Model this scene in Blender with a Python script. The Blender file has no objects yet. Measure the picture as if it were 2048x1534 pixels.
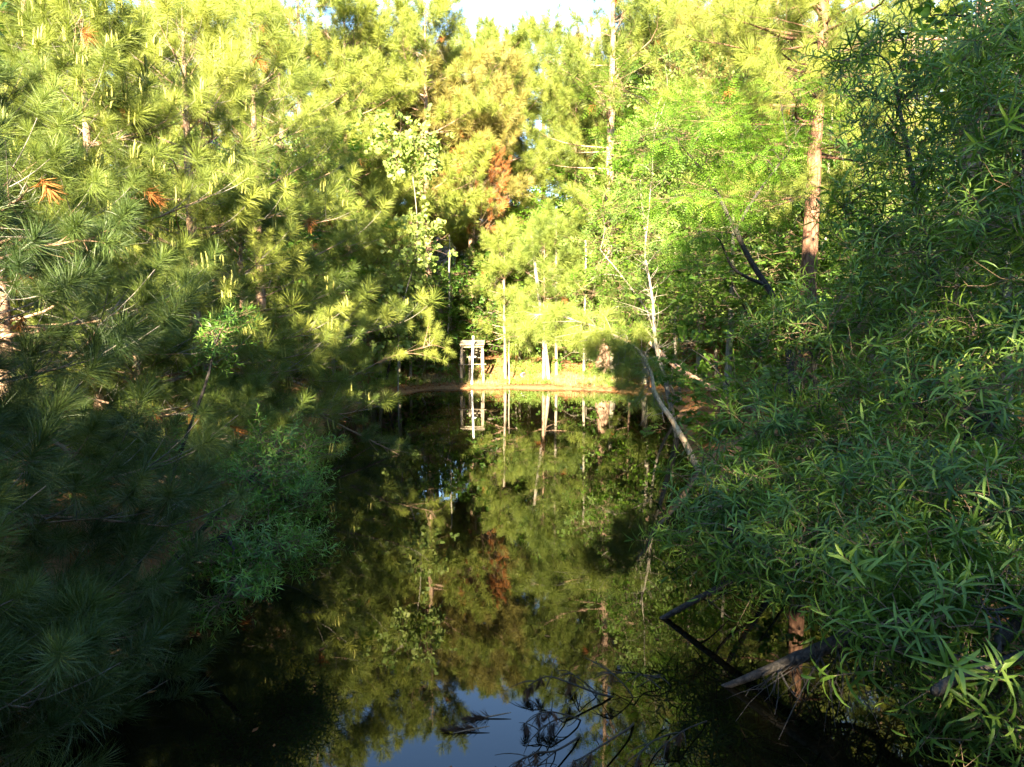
import bpy, math, random
import numpy as np
from mathutils import Vector

# ------------------------------------------------------------------ camera, sky, sun, exposure
scene = bpy.context.scene
COL = scene.collection
CAM_H = 3.4
FPX = 1422.0                       # focal length in pixels of a 2048 wide picture
PITCH = math.radians(5.10)
cam = bpy.data.cameras.new("camera")
cam.lens = FPX / 2048 * 36.0
cam.sensor_width = 36.0
cam.clip_start = 0.05
cam.clip_end = 2000
cam_o = bpy.data.objects.new("camera", cam)
cam_o.location = (0, 0, CAM_H)
cam_o.rotation_euler = (math.pi / 2 - PITCH, 0, 0)
COL.objects.link(cam_o)
scene.camera = cam_o

SUN_EL = math.radians(19)
SUN_AZ = math.radians(189)          # compass bearing of the sun, from +Y towards +X
world = bpy.data.worlds.new("World")
scene.world = world
world.use_nodes = True
wn = world.node_tree.nodes
wn.clear()
sky = wn.new("ShaderNodeTexSky")
sky.sky_type = 'NISHITA'
sky.sun_disc = False
sky.sun_elevation = SUN_EL
sky.sun_rotation = SUN_AZ
sky.air_density = 1.0
sky.dust_density = 0.0
sky.ozone_density = 2.8
bg = wn.new("ShaderNodeBackground")
bg.inputs['Strength'].default_value = 0.065
wo = wn.new("ShaderNodeOutputWorld")
world.node_tree.links.new(sky.outputs[0], bg.inputs['Color'])
world.node_tree.links.new(bg.outputs[0], wo.inputs['Surface'])

sun = bpy.data.lights.new("sun", 'SUN')
sun.energy = 5.0
sun.angle = math.radians(0.53)
sun.color = (1.0, 0.86, 0.60)
sun_o = bpy.data.objects.new("sun", sun)
sdir = Vector((math.sin(SUN_AZ) * math.cos(SUN_EL), math.cos(SUN_AZ) * math.cos(SUN_EL), math.sin(SUN_EL)))
sun_o.rotation_euler = (-sdir).to_track_quat('-Z', 'Y').to_euler()
sun_o.location = (0, -20, 30)
COL.objects.link(sun_o)

scene.view_settings.view_transform = 'Standard'
scene.view_settings.look = 'None'
scene.view_settings.gamma = 1.0
scene.view_settings.exposure = 3.8
scene.render.engine = 'CYCLES'
cy = scene.cycles
cy.max_bounces = 6
cy.diffuse_bounces = 3
cy.glossy_bounces = 3
cy.transmission_bounces = 3
cy.transparent_max_bounces = 4
cy.caustics_reflective = False
cy.caustics_refractive = False
cy.use_denoising = True
cy.denoising_prefilter = 'ACCURATE'

# ------------------------------------------------------------------ helpers
RNG = np.random.default_rng(7)

def at(px, py, Y):
    """world point seen at photo pixel (px, py) of the 2048 wide photo, at ground distance Y"""
    u = (px - 1024) / FPX
    v = -(py - 767) / FPX
    c, s = math.cos(PITCH), math.sin(PITCH)
    dx, dy, dz = u, c + v * s, -s + v * c
    t = Y / dy
    return np.array((dx * t, Y, CAM_H + dz * t))

def on_water(px, py, z=0.0):
    v = -(py - 767) / FPX
    c, s = math.cos(PITCH), math.sin(PITCH)
    dy, dz = c + v * s, -s + v * c
    t = (z - CAM_H) / dz
    return np.array(((px - 1024) / FPX * t, dy * t, z))

def norm(v):
    return v / np.maximum(np.linalg.norm(v, axis=-1, keepdims=True), 1e-9)

class Acc:
    def __init__(self):
        self.V, self.T, self.M, self.A, self.n = [], [], [], [], 0
    def add(self, V, T, mat=0, A=None):
        V = np.asarray(V, np.float32).reshape(-1, 3)
        T = np.asarray(T, np.int32).reshape(-1, 3)
        self.V.append(V); self.T.append(T + self.n)
        self.M.append(np.full(len(T), mat, np.int32))
        self.A.append(np.zeros(len(V), np.float32) if A is None else np.asarray(A, np.float32))
        self.n += len(V)
    def tubes(self, P, R, sides=5, mat=0, A=0.5):
        """P (N,k,3) polylines, R (N,k) radii"""
        P = np.asarray(P, float); R = np.asarray(R, float)
        if P.ndim == 2: P = P[None]; R = R[None]
        N, k, _ = P.shape
        tg = norm(np.gradient(P, axis=1))
        mean = norm(P[:, -1] - P[:, 0])
        ref = np.where(np.abs(mean[:, 2:3]) < 0.8, np.array([[0, 0, 1.0]]), np.array([[1.0, 0, 0]]))[:, None, :]
        x = norm(np.cross(ref, tg)); y = np.cross(tg, x)
        a = np.arange(sides) * 2 * math.pi / sides
        V = P[:, :, None, :] + R[:, :, None, None] * (np.cos(a)[None, None, :, None] * x[:, :, None, :] + np.sin(a)[None, None, :, None] * y[:, :, None, :])
        V = V.reshape(-1, 3)
        i = np.arange(k - 1)[:, None] * sides; j = np.arange(sides)[None, :]; j2 = (j + 1) % sides
        q = np.stack([np.stack([i + j, i + j2, i + sides + j2], -1), np.stack([i + j, i + sides + j2, i + sides + j], -1)], 2).reshape(-1, 3)
        T = (q[None] + (np.arange(N) * k * sides)[:, None, None]).reshape(-1, 3)
        self.add(V, T, mat, np.full(len(V), A))
    def place(self, templates, pos, dirs, scale, mat=0, up_mode=False, var=0.15, roll_jit=0.4, rng=RNG):
        """copies shoot templates (V,T,A along +Z) to positions"""
        pos = np.asarray(pos, float).reshape(-1, 3); dirs = norm(np.asarray(dirs, float).reshape(-1, 3))
        N = len(pos)
        if N == 0: return
        scale = np.broadcast_to(np.asarray(scale, float), (N,))
        ref = np.tile(np.array([0, 0, 1.0]), (N, 1))
        ref[np.abs(dirs[:, 2]) > 0.97] = (1, 0, 0)
        x = norm(np.cross(ref, dirs)); y = np.cross(dirs, x)
        roll = rng.uniform(0, 2 * math.pi, N) if not up_mode else rng.normal(0, roll_jit, N)
        c, s = np.cos(roll)[:, None], np.sin(roll)[:, None]
        x, y = c * x + s * y, -s * x + c * y
        which = rng.integers(0, len(templates), N)
        iv = rng.normal(0, var, N)
        for w, (tv, tt, ta) in enumerate(templates):
            m = np.where(which == w)[0]
            if len(m) == 0: continue
            B = np.stack([x[m], y[m], dirs[m]], 1)            # (n,3axis,3)
            V = np.einsum('va,nab->nvb', tv, B) * scale[m][:, None, None] + pos[m][:, None, :]
            T = (tt[None] + (np.arange(len(m)) * len(tv))[:, None, None]).reshape(-1, 3)
            A = ta[None] + iv[m][:, None]
            self.add(V.reshape(-1, 3), T, mat, A.reshape(-1))
    def build(self, name, mats, parent=None, smooth=False):
        V = np.concatenate(self.V); T = np.concatenate(self.T); M = np.concatenate(self.M); A = np.concatenate(self.A)
        me = bpy.data.meshes.new(name)
        me.vertices.add(len(V)); me.vertices.foreach_set('co', V.ravel())
        me.loops.add(len(T) * 3); me.loops.foreach_set('vertex_index', T.ravel().astype(np.int32))
        me.polygons.add(len(T))
        me.polygons.foreach_set('loop_start', (np.arange(len(T)) * 3).astype(np.int32))
        me.polygons.foreach_set('loop_total', np.full(len(T), 3, np.int32))
        for m in mats: me.materials.append(m)
        me.polygons.foreach_set('material_index', M)
        if smooth: me.polygons.foreach_set('use_smooth', np.ones(len(T), bool))
        at_ = me.attributes.new('var', 'FLOAT', 'POINT'); at_.data.foreach_set('value', A)
        me.update(calc_edges=True)
        o = bpy.data.objects.new(name, me); COL.objects.link(o)
        if parent: o.parent = parent
        return o

def thing(name, label, cat, loc=(0, 0, 0), group=None, rotz=0.0):
    o = bpy.data.objects.new(name, None)
    o.empty_display_size = 0.2
    o.location = tuple(float(c) for c in loc); o.rotation_euler = (0, 0, rotz)
    o['label'] = label; o['category'] = cat
    if group: o['group'] = group
    COL.objects.link(o)
    return o

def tag(o, label, cat, group=None):
    o['label'] = label; o['category'] = cat
    if group: o['group'] = group
    return o

def dup(root, loc, rotz, scale, label, group=None, name=None):
    r = root.copy(); COL.objects.link(r)
    if name: r.name = name
    r.location = tuple(float(c) for c in loc); r.rotation_euler = (0, 0, rotz)
    r.scale = scale if hasattr(scale, '__len__') else (scale,) * 3
    r['label'] = label
    if group: r['group'] = group
    elif 'group' in r: del r['group']
    for ch in root.children:
        c = ch.copy(); COL.objects.link(c); c.parent = r
    return r

# ------------------------------------------------------------------ materials
def new_mat(name):
    m = bpy.data.materials.new(name); m.use_nodes = True
    nt = m.node_tree; nt.nodes.clear()
    out = nt.nodes.new("ShaderNodeOutputMaterial")
    return m, nt, out

def ramp_node(nt, cols):
    r = nt.nodes.new("ShaderNodeValToRGB")
    e = r.color_ramp.elements
    while len(e) < len(cols): e.new(0.5)
    for k, (p, c) in enumerate(cols):
        e[k].position = p; e[k].color = (*c, 1)
    return r

def leaf_mat(name, dark, mid, light, trans=0.35, rough=0.5, spec=0.3, obj_var=0.16):
    m, nt, out = new_mat(name)
    L = nt.links.new
    a = nt.nodes.new("ShaderNodeAttribute"); a.attribute_name = 'var'
    info = nt.nodes.new("ShaderNodeObjectInfo")
    geo = nt.nodes.new("ShaderNodeNewGeometry")
    mr = nt.nodes.new("ShaderNodeMapRange"); mr.inputs['To Min'].default_value = -obj_var; mr.inputs['To Max'].default_value = obj_var
    L(info.outputs['Random'], mr.inputs['Value'])
    no = nt.nodes.new("ShaderNodeTexNoise"); no.inputs['Scale'].default_value = 0.9; no.inputs['Detail'].default_value = 2
    L(geo.outputs['Position'], no.inputs['Vector'])
    nr = nt.nodes.new("ShaderNodeMapRange"); nr.inputs['From Min'].default_value = 0.3; nr.inputs['From Max'].default_value = 0.7
    nr.inputs['To Min'].default_value = -0.18; nr.inputs['To Max'].default_value = 0.18
    L(no.outputs['Fac'], nr.inputs['Value'])
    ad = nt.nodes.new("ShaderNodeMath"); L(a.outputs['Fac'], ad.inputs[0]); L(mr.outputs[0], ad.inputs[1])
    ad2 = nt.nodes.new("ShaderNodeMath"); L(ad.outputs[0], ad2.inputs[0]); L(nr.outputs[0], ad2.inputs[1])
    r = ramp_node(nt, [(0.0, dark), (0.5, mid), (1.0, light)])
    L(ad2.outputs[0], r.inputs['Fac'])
    p = nt.nodes.new("ShaderNodeBsdfPrincipled")
    p.inputs['Roughness'].default_value = rough
    p.inputs['Specular IOR Level'].default_value = spec
    L(r.outputs['Color'], p.inputs['Base Color'])
    t = nt.nodes.new("ShaderNodeBsdfTranslucent")
    g = nt.nodes.new("ShaderNodeMix"); g.data_type = 'RGBA'; g.blend_type = 'MULTIPLY'; g.inputs['Factor'].default_value = 1.0
    L(r.outputs['Color'], g.inputs['A']); g.inputs['B'].default_value = (1.3, 1.35, 0.6, 1)
    L(g.outputs['Result'], t.inputs['Color'])
    mx = nt.nodes.new("ShaderNodeMixShader"); mx.inputs['Fac'].default_value = trans
    L(p.outputs[0], mx.inputs[1]); L(t.outputs[0], mx.inputs[2])
    L(mx.outputs[0], out.inputs['Surface'])
    return m

def bark_mat(name, c1, c2, scale=9.0, stretch=0.25, bump=0.6):
    m, nt, out = new_mat(name)
    L = nt.links.new
    tc = nt.nodes.new("ShaderNodeTexCoord")
    mp = nt.nodes.new("ShaderNodeMapping"); mp.inputs['Scale'].default_value = (1, 1, stretch)
    L(tc.outputs['Object'], mp.inputs['Vector'])
    vo = nt.nodes.new("ShaderNodeTexVoronoi"); vo.feature = 'DISTANCE_TO_EDGE'; vo.inputs['Scale'].default_value = scale * 1.6
    no = nt.nodes.new("ShaderNodeTexNoise"); no.inputs['Scale'].default_value = scale; no.inputs['Detail'].default_value = 6; no.inputs['Roughness'].default_value = 0.7
    ds = nt.nodes.new("ShaderNodeMix"); ds.data_type = 'VECTOR'; ds.inputs['Factor'].default_value = 0.12
    L(mp.outputs[0], no.inputs['Vector']); L(mp.outputs[0], ds.inputs['A']); L(no.outputs['Color'], ds.inputs['B']); L(ds.outputs['Result'], vo.inputs['Vector'])
    mm = nt.nodes.new("ShaderNodeMath"); mm.operation = 'MULTIPLY_ADD'; mm.use_clamp = True
    L(vo.outputs['Distance'], mm.inputs[0]); mm.inputs[1].default_value = 1.6; L(no.outputs['Fac'], mm.inputs[2])
    r = ramp_node(nt, [(0.35, c1), (0.62, tuple((a + b) / 2 for a, b in zip(c1, c2))), (0.9, c2)])
    L(mm.outputs[0], r.inputs['Fac'])
    p = nt.nodes.new("ShaderNodeBsdfPrincipled"); p.inputs['Roughness'].default_value = 0.85; p.inputs['Specular IOR Level'].default_value = 0.2
    L(r.outputs['Color'], p.inputs['Base Color'])
    b = nt.nodes.new("ShaderNodeBump"); b.inputs['Strength'].default_value = bump; b.inputs['Distance'].default_value = 0.03
    L(mm.outputs[0], b.inputs['Height']); L(b.outputs[0], p.inputs['Normal'])
    L(p.outputs[0], out.inputs['Surface'])
    return m

M_needle_shade = leaf_mat("shade-toned pine needles", (0.028, 0.052, 0.014), (0.072, 0.108, 0.026), (0.17, 0.20, 0.040), 0.30, 0.45, 0.35)  # darker copy of the pine needles, shade of the near bank put into the colour
M_needle_far = leaf_mat("sunlit-toned pine needles", (0.07, 0.10, 0.018), (0.175, 0.21, 0.038), (0.29, 0.305, 0.060), 0.30, 0.5, 0.25)  # young spring needles, lightened further so sunlight is partly in the colour
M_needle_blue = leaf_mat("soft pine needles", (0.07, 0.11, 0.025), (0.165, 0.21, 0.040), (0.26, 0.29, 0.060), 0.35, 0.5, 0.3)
M_needle_halfshade = leaf_mat("half-shade-toned pine needles", (0.035, 0.06, 0.012), (0.10, 0.14, 0.026), (0.22, 0.25, 0.05), 0.30, 0.5, 0.3)  # tone between shaded and sunlit needles, some shade put into the colour
M_wet_dead = leaf_mat("wet dead needles", (0.02, 0.009, 0.005), (0.055, 0.024, 0.011), (0.15, 0.065, 0.025), 0.2, 0.5, 0.3)
M_needle_olive = leaf_mat("brownish pine needles", (0.09, 0.085, 0.02), (0.20, 0.175, 0.045), (0.32, 0.28, 0.08), 0.28, 0.5, 0.25)
M_candle = leaf_mat("pine candles", (0.20, 0.20, 0.05), (0.30, 0.29, 0.07), (0.36, 0.33, 0.10), 0.2, 0.6, 0.2)
M_straw = leaf_mat("dry pale grass", (0.16, 0.13, 0.045), (0.28, 0.24, 0.10), (0.38, 0.34, 0.17), 0.25, 0.7, 0.15)
M_dead = leaf_mat("dead pine needles", (0.12, 0.045, 0.015), (0.26, 0.10, 0.030), (0.38, 0.18, 0.06), 0.2, 0.7, 0.1)
M_willow = leaf_mat("willow leaves", (0.030, 0.068, 0.010), (0.104, 0.182, 0.026), (0.25, 0.34, 0.052), 0.40, 0.45, 0.35, 0.05)
M_bush = leaf_mat("willow bush leaves", (0.055, 0.125, 0.018), (0.125, 0.245, 0.034), (0.20, 0.33, 0.05), 0.38, 0.42, 0.4, 0.05)
M_locust = leaf_mat("locust leaves", (0.045, 0.110, 0.010), (0.095, 0.19, 0.015), (0.18, 0.275, 0.028), 0.42, 0.5, 0.3, 0.06)
M_maple = leaf_mat("broad leaves", (0.030, 0.075, 0.012), (0.070, 0.140, 0.018), (0.135, 0.215, 0.028), 0.42, 0.5, 0.3, 0.14)
M_lime = leaf_mat("pale young leaves", (0.065, 0.125, 0.022), (0.13, 0.205, 0.034), (0.23, 0.29, 0.07), 0.42, 0.5, 0.3, 0.10)
M_vine = leaf_mat("grape vine leaves", (0.08, 0.14, 0.030), (0.19, 0.25, 0.060), (0.34, 0.38, 0.12), 0.40, 0.5, 0.3, 0.08)
M_cedar = leaf_mat("cedar sprays", (0.06, 0.085, 0.010), (0.12, 0.15, 0.016), (0.21, 0.225, 0.03), 0.25, 0.6, 0.2, 0.08)
M_bark_pine = bark_mat("pine bark", (0.10, 0.055, 0.035), (0.36, 0.235, 0.16), 8)
M_bark_red = bark_mat("red plated pine bark", (0.045, 0.020, 0.013), (0.19, 0.100, 0.062), 6, 0.3, 0.9)
M_bark_grey = bark_mat("grey bark", (0.10, 0.085, 0.065), (0.30, 0.26, 0.20), 12)
M_bark_pale = bark_mat("pale bare wood", (0.20, 0.13, 0.07), (0.46, 0.33, 0.19), 7, 0.12, 0.5)
M_bark_dark = bark_mat("dark wet bark", (0.013, 0.011, 0.009), (0.058, 0.050, 0.043), 14, 0.6)
M_twig = bark_mat("twig bark", (0.10, 0.065, 0.04), (0.24, 0.16, 0.10), 30, 1.0, 0.2)
M_twig_grey = bark_mat("grey dead twigs", (0.11, 0.095, 0.08), (0.25, 0.22, 0.19), 30, 1.0, 0.2)
M_wet_twig = bark_mat("wet twigs", (0.012, 0.010, 0.008), (0.06, 0.048, 0.038), 30, 1.0, 0.2)
M_wood = bark_mat("weathered lumber", (0.10, 0.08, 0.058), (0.29, 0.235, 0.17), 10, 0.08, 0.3)

def plain_mat(name, col, rough=0.5):
    m, nt, out = new_mat(name)
    p = nt.nodes.new("ShaderNodeBsdfPrincipled")
    no = nt.nodes.new("ShaderNodeTexNoise"); no.inputs['Scale'].default_value = 25
    r = ramp_node(nt, [(0.3, tuple(c * 0.86 for c in col)), (0.7, col)])
    nt.links.new(no.outputs['Fac'], r.inputs['Fac']); nt.links.new(r.outputs['Color'], p.inputs['Base Color'])
    p.inputs['Roughness'].default_value = rough
    nt.links.new(p.outputs[0], out.inputs['Surface'])
    return m
M_pvc = plain_mat("white plastic pipe", (0.78, 0.77, 0.73), 0.4)

def ground_mat():
    m, nt, out = new_mat("forest floor")
    L = nt.links.new
    geo = nt.nodes.new("ShaderNodeNewGeometry")
    n1 = nt.nodes.new("ShaderNodeTexNoise"); n1.inputs['Scale'].default_value = 0.55; n1.inputs['Detail'].default_value = 5
    n2 = nt.nodes.new("ShaderNodeTexNoise"); n2.inputs['Scale'].default_value = 9; n2.inputs['Detail'].default_value = 8; n2.inputs['Roughness'].default_value = 0.75
    L(geo.outputs['Position'], n1.inputs['Vector']); L(geo.outputs['Position'], n2.inputs['Vector'])
    ra = ramp_node(nt, [(0.25, (0.11, 0.050, 0.024)), (0.5, (0.21, 0.108, 0.052)), (0.75, (0.33, 0.20, 0.10))])
    rb = ramp_node(nt, [(0.3, (0.10, 0.055, 0.025)), (0.55, (0.22, 0.12, 0.055)), (0.8, (0.36, 0.25, 0.13))])
    L(n2.outputs['Fac'], ra.inputs['Fac']); L(n2.outputs['Fac'], rb.inputs['Fac'])
    mx = nt.nodes.new("ShaderNodeMix"); mx.data_type = 'RGBA'
    r1 = ramp_node(nt, [(0.42, (0, 0, 0)), (0.58, (1, 1, 1))]); L(n1.outputs['Fac'], r1.inputs['Fac'])
    L(r1.outputs['Color'], mx.inputs['Factor']); L(ra.outputs['Color'], mx.inputs['A']); L(rb.outputs['Color'], mx.inputs['B'])
    p = nt.nodes.new("ShaderNodeBsdfPrincipled"); p.inputs['Roughness'].default_value = 0.9; p.inputs['Specular IOR Level'].default_value = 0.15
    L(mx.outputs['Result'], p.inputs['Base Color'])
    b = nt.nodes.new("ShaderNodeBump"); b.inputs['Strength'].default_value = 0.8; b.inputs['Distance'].default_value = 0.06
    L(n2.outputs['Fac'], b.inputs['Height']); L(b.outputs[0], p.inputs['Normal'])
    L(p.outputs[0], out.inputs['Surface'])
    return m
M_ground = ground_mat()

def water_mat():
    m, nt, out = new_mat("pond water")
    L = nt.links.new
    geo = nt.nodes.new("ShaderNodeNewGeometry")
    n1 = nt.nodes.new("ShaderNodeTexNoise"); n1.inputs['Scale'].default_value = 1.1; n1.inputs['Detail'].default_value = 2
    n2 = nt.nodes.new("ShaderNodeTexNoise"); n2.inputs['Scale'].default_value = 7.0; n2.inputs['Detail'].default_value = 2
    L(geo.outputs['Position'], n1.inputs['Vector']); L(geo.outputs['Position'], n2.inputs['Vector'])
    ad = nt.nodes.new("ShaderNodeMath"); ad.operation = 'MULTIPLY_ADD'; ad.inputs[1].default_value = 0.10
    L(n2.outputs['Fac'], ad.inputs[0]); L(n1.outputs['Fac'], ad.inputs[2])
    b = nt.nodes.new("ShaderNodeBump"); b.inputs['Strength'].default_value = 0.03; b.inputs['Distance'].default_value = 0.05
    L(ad.outputs[0], b.inputs['Height'])
    p = nt.nodes.new("ShaderNodeBsdfPrincipled")
    p.inputs['Base Color'].default_value = (0.0035, 0.0032, 0.0012, 1)
    p.inputs['Roughness'].default_value = 0.015
    p.inputs['IOR'].default_value = 1.42
    L(b.outputs[0], p.inputs['Normal'])
    L(p.outputs[0], out.inputs['Surface'])
    return m
M_water = water_mat()

# ------------------------------------------------------------------ terrain and water
POND = np.array([(-4.6, 1), (-4.7, 7), (-4.8, 12), (-5.2, 16), (-6, 22), (-6.4, 28), (-5.2, 33), (-3.8, 35), (0, 35.4), (3.5, 34.6),
                 (6, 33), (6.8, 30), (6, 25), (5, 20), (4.3, 16), (4.0, 13), (4.6, 10), (5.2, 7), (5.4, 3), (5, -4), (0, -6), (-4, -4)], float)

def pond_sd(x, y):
    x = np.asarray(x, float); y = np.asarray(y, float)
    d = np.full(x.shape, 1e9); inside = np.zeros(x.shape, bool)
    n = len(POND)
    for i in range(n):
        a, b = POND[i], POND[(i + 1) % n]
        e = b - a
        t = np.clip(((x - a[0]) * e[0] + (y - a[1]) * e[1]) / (e @ e), 0, 1)
        d = np.minimum(d, np.hypot(x - a[0] - t * e[0], y - a[1] - t * e[1]))
        c = (a[1] > y) != (b[1] > y)
        with np.errstate(divide='ignore', invalid='ignore'):
            xi = a[0] + (y - a[1]) / (b[1] - a[1] if b[1] != a[1] else 1e-9) * e[0]
        inside ^= c & (x < xi)
    return np.where(inside, -d, d)

def G(x, y):
    x = np.asarray(x, float); y = np.asarray(y, float)
    sd = pond_sd(x, y) + 0.18 * np.sin(x * 1.9 + y * 0.7) * np.sin(y * 1.3 - x * 0.4)
    sl = np.where((x < -4) & (y < 30), 0.48, 0.30)
    sp = np.maximum(sd, 0)
    far = (y > 31) & (np.abs(x) < 9)
    up = np.where(far, 0.12 * (1 - np.exp(-sp / 0.25)) + 0.04 * np.minimum(sp, 1.5) + sl * 9 * (1 - np.exp(-np.maximum(sp - 1.5, 0) / 9)), 0.35 * (1 - np.exp(-sp / 0.4)) + sl * 9 * (1 - np.exp(-sp / 9))) + 0.012 * np.minimum(sp, 150) + 0.23 * np.clip(sp - 8, 0, 70)
    up = up + 0.10 * np.sin(x * 0.9 + 1.3) * np.sin(y * 0.8) * np.minimum(sp, 1)
    dn = -np.minimum(1.6, 0.45 * np.maximum(-sd, 0))
    return np.where(sd > 0, up, dn)

def gz(x, y): return float(G(np.array([x]), np.array([y]))[0])

def make_ground():
    xs = np.concatenate([[-420, -250, -150, -90, -60], np.arange(-42, -15, 1.5), np.arange(-15, 15, 0.25), np.arange(15, 42, 1.5), [60, 90, 150, 250, 420]])
    ys = np.concatenate([[-300, -150, -80, -50, -30, -20, -12], np.arange(-8, 46, 0.25), np.arange(46, 80, 2), [100, 150, 250, 420]])
    X, Y = np.meshgrid(xs, ys)
    Z = G(X, Y)
    V = np.stack([X, Y, Z], -1).reshape(-1, 3)
    nx, ny = len(xs), len(ys)
    i, j = np.meshgrid(np.arange(nx - 1), np.arange(ny - 1))
    a = (j * nx + i).ravel()
    T = np.concatenate([np.stack([a, a + 1, a + nx + 1], 1), np.stack([a, a + nx + 1, a + nx], 1)])
    ac = Acc(); ac.add(V, T)
    g = ac.build('ground', [M_ground], smooth=True); g['kind'] = 'structure'
    ac = Acc()
    ac.add([(-9, -9, 0), (10, -9, 0), (10, 38, 0), (-9, 38, 0)], [(0, 1, 2), (0, 2, 3)])
    w = ac.build('water', [M_water]); w['kind'] = 'structure'
make_ground()

# ------------------------------------------------------------------ shoot templates
def tuft(seed, n=100, w=0.0045, length=0.20, axis=0.22, bend=True, a0=78, a1=18):
    r = np.random.default_rng(seed)
    t = r.uniform(0, 1, n) ** 0.8
    th = np.radians(a0 + (a1 - a0) * t + r.normal(0, 9, n)); ph = r.uniform(0, 2 * math.pi, n)
    d = np.stack([np.sin(th) * np.cos(ph), np.sin(th) * np.sin(ph), np.cos(th)], 1)
    o = np.zeros((n, 3)); o[:, 2] = t * axis
    L = (length * r.uniform(0.75, 1.1, n))[:, None]
    side = norm(np.cross(d, norm(r.normal(size=(n, 3)))))
    A = 0.45 + r.normal(0, 0.10, n)
    if bend:
        mid = o + d * L * 0.55
        d2 = norm(d + 0.18 * r.normal(size=(n, 3)) + np.array([0, 0, -0.10]))
        tip = mid + d2 * L * 0.45
        V = np.stack([o - side * w * .4, o + side * w * .4, mid - side * w * .5, mid + side * w * .5, tip], 1).reshape(-1, 3)
        b = np.arange(n) * 5
        T = np.concatenate([np.stack([b, b + 1, b + 3], 1), np.stack([b, b + 3, b + 2], 1), np.stack([b + 2, b + 3, b + 4], 1)])
        AA = np.repeat(A, 5)
    else:
        tip = o + d * L
        V = np.stack([o - side * w * .5, o + side * w * .5, tip], 1).reshape(-1, 3)
        b = np.arange(n) * 3
        T = np.stack([b, b + 1, b + 2], 1)
        AA = np.repeat(A, 3)
    return V, T, AA

def lance_shoot(seed, n=14, axis=0.34, length=0.185, width=0.0185, droop=1.35, fold=0.22, segs=4):
    """leafy willow shoot: long narrow leaves arching back from the shoot"""
    r = np.random.default_rng(seed)
    Vs, Ts, As = [], [], []; k = 0
    prof = np.interp(np.linspace(0, 1, segs + 1), [0, .15, .4, .75, 1], [.25, .85, 1, .6, 0])
    for i in range(n):
        t = (i + 0.5) / n
        az = i * 2.4 + r.normal(0, .3)
        th = math.radians(72 - 48 * t ** 1.5 + r.normal(0, 8))
        L = length * (1.05 - 0.55 * max(0, t - .55) / .45) * r.uniform(.75, 1.15)
        W = width * r.uniform(.8, 1.2) * (L / length) ** .5
        rad = np.array([math.cos(az), math.sin(az), 0]); tan = np.array([-math.sin(az), math.cos(az), 0])
        p = np.array([0, 0, t * axis]); dd = droop * r.uniform(.4, 1.4) * L / length
        tw = r.normal(0, .35)
        rows = []
        for s in range(segs + 1):
            f = s / segs
            ang = th + dd * f
            dr = rad * math.sin(ang) + np.array([0, 0, 1]) * math.cos(ang)
            if s: p = p + dr * L / segs
            nm = np.cross(tan, dr)
            sd = tan * math.cos(tw * f) + nm * math.sin(tw * f)
            h = W * prof[s] * .5
            if s < segs:
                rows += [p - sd * h + nm * h * fold * -2, p, p + sd * h + nm * h * fold * -2]
            else:
                rows += [p]
        V = np.array(rows); T = []
        for s in range(segs - 1):
            b = s * 3
            for c in (0, 1): T += [(b + c, b + c + 1, b + c + 4), (b + c, b + c + 4, b + c + 3)]
        b = (segs - 1) * 3
        T += [(b, b + 1, b + 3), (b + 1, b + 2, b + 3)]
        Vs.append(V); Ts.append(np.array(T) + k); k += len(V)
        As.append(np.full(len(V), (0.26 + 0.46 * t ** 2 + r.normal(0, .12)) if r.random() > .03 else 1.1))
    return np.concatenate(Vs), np.concatenate(Ts), np.concatenate(As)

LOBED = [(0, 0), (.22, .06), (.55, -.02) , (.36, .30), (.62, .58), (.27, .60), (0, 1.0), (-.27, .60), (-.62, .58), (-.36, .30), (-.55, -.02), (-.22, .06)]
OVAL = [(0, 0), (.24, .22), (.30, .5), (.18, .8), (0, 1.0), (-.18, .8), (-.30, .5), (-.24, .22)]
ROUND = [(0, 0), (.34, -.06), (.52, .3), (.44, .7), (0, 1.0), (-.44, .7), (-.52, .3), (-.34, -.06)]

def leaf_shoot(seed, outline, n=8, axis=0.30, size=0.10, planar=True, tilt=0.35):
    """shoot along +Z whose leaves lie roughly in the plane whose normal is +Y"""
    r = np.random.default_rng(seed)
    out = np.array(outline, float); m = len(out)
    Vs, Ts, As = [], [], []; k = 0
    fan = np.array([(m, i, (i + 1) % m) for i in range(m)])
    for i in range(n):
        t = (i + 0.6) / n
        sgn = 1 if i % 2 else -1
        a = sgn * math.radians(r.uniform(40, 80)) if i < n - 1 else r.normal(0, .2)
        S = size * r.uniform(.65, 1.2)
        d = np.array([math.sin(a), r.normal(0, .22), math.cos(a)]); d /= np.linalg.norm(d)
        nrm = np.array([r.normal(0, tilt), 1, r.normal(0, tilt) - .15]); nrm -= d * (nrm @ d); nrm /= np.linalg.norm(nrm)
        sd = np.cross(d, nrm)
        pet = d * S * .35
        o = np.array([0, 0, t * axis]) + pet
        V = o + out[:, :1] * S * sd + out[:, 1:] * S * d - (np.abs(out[:, :1]) ** 1.5) * S * .35 * nrm - (out[:, 1:] ** 2) * S * .22 * nrm
        V = np.vstack([V, o + d * S * .45 - nrm * S * .03])
        Vs.append(V); Ts.append(fan + k); k += len(V)
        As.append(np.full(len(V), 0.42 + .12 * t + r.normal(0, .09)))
    return np.concatenate(Vs), np.concatenate(Ts), np.concatenate(As)

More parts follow.
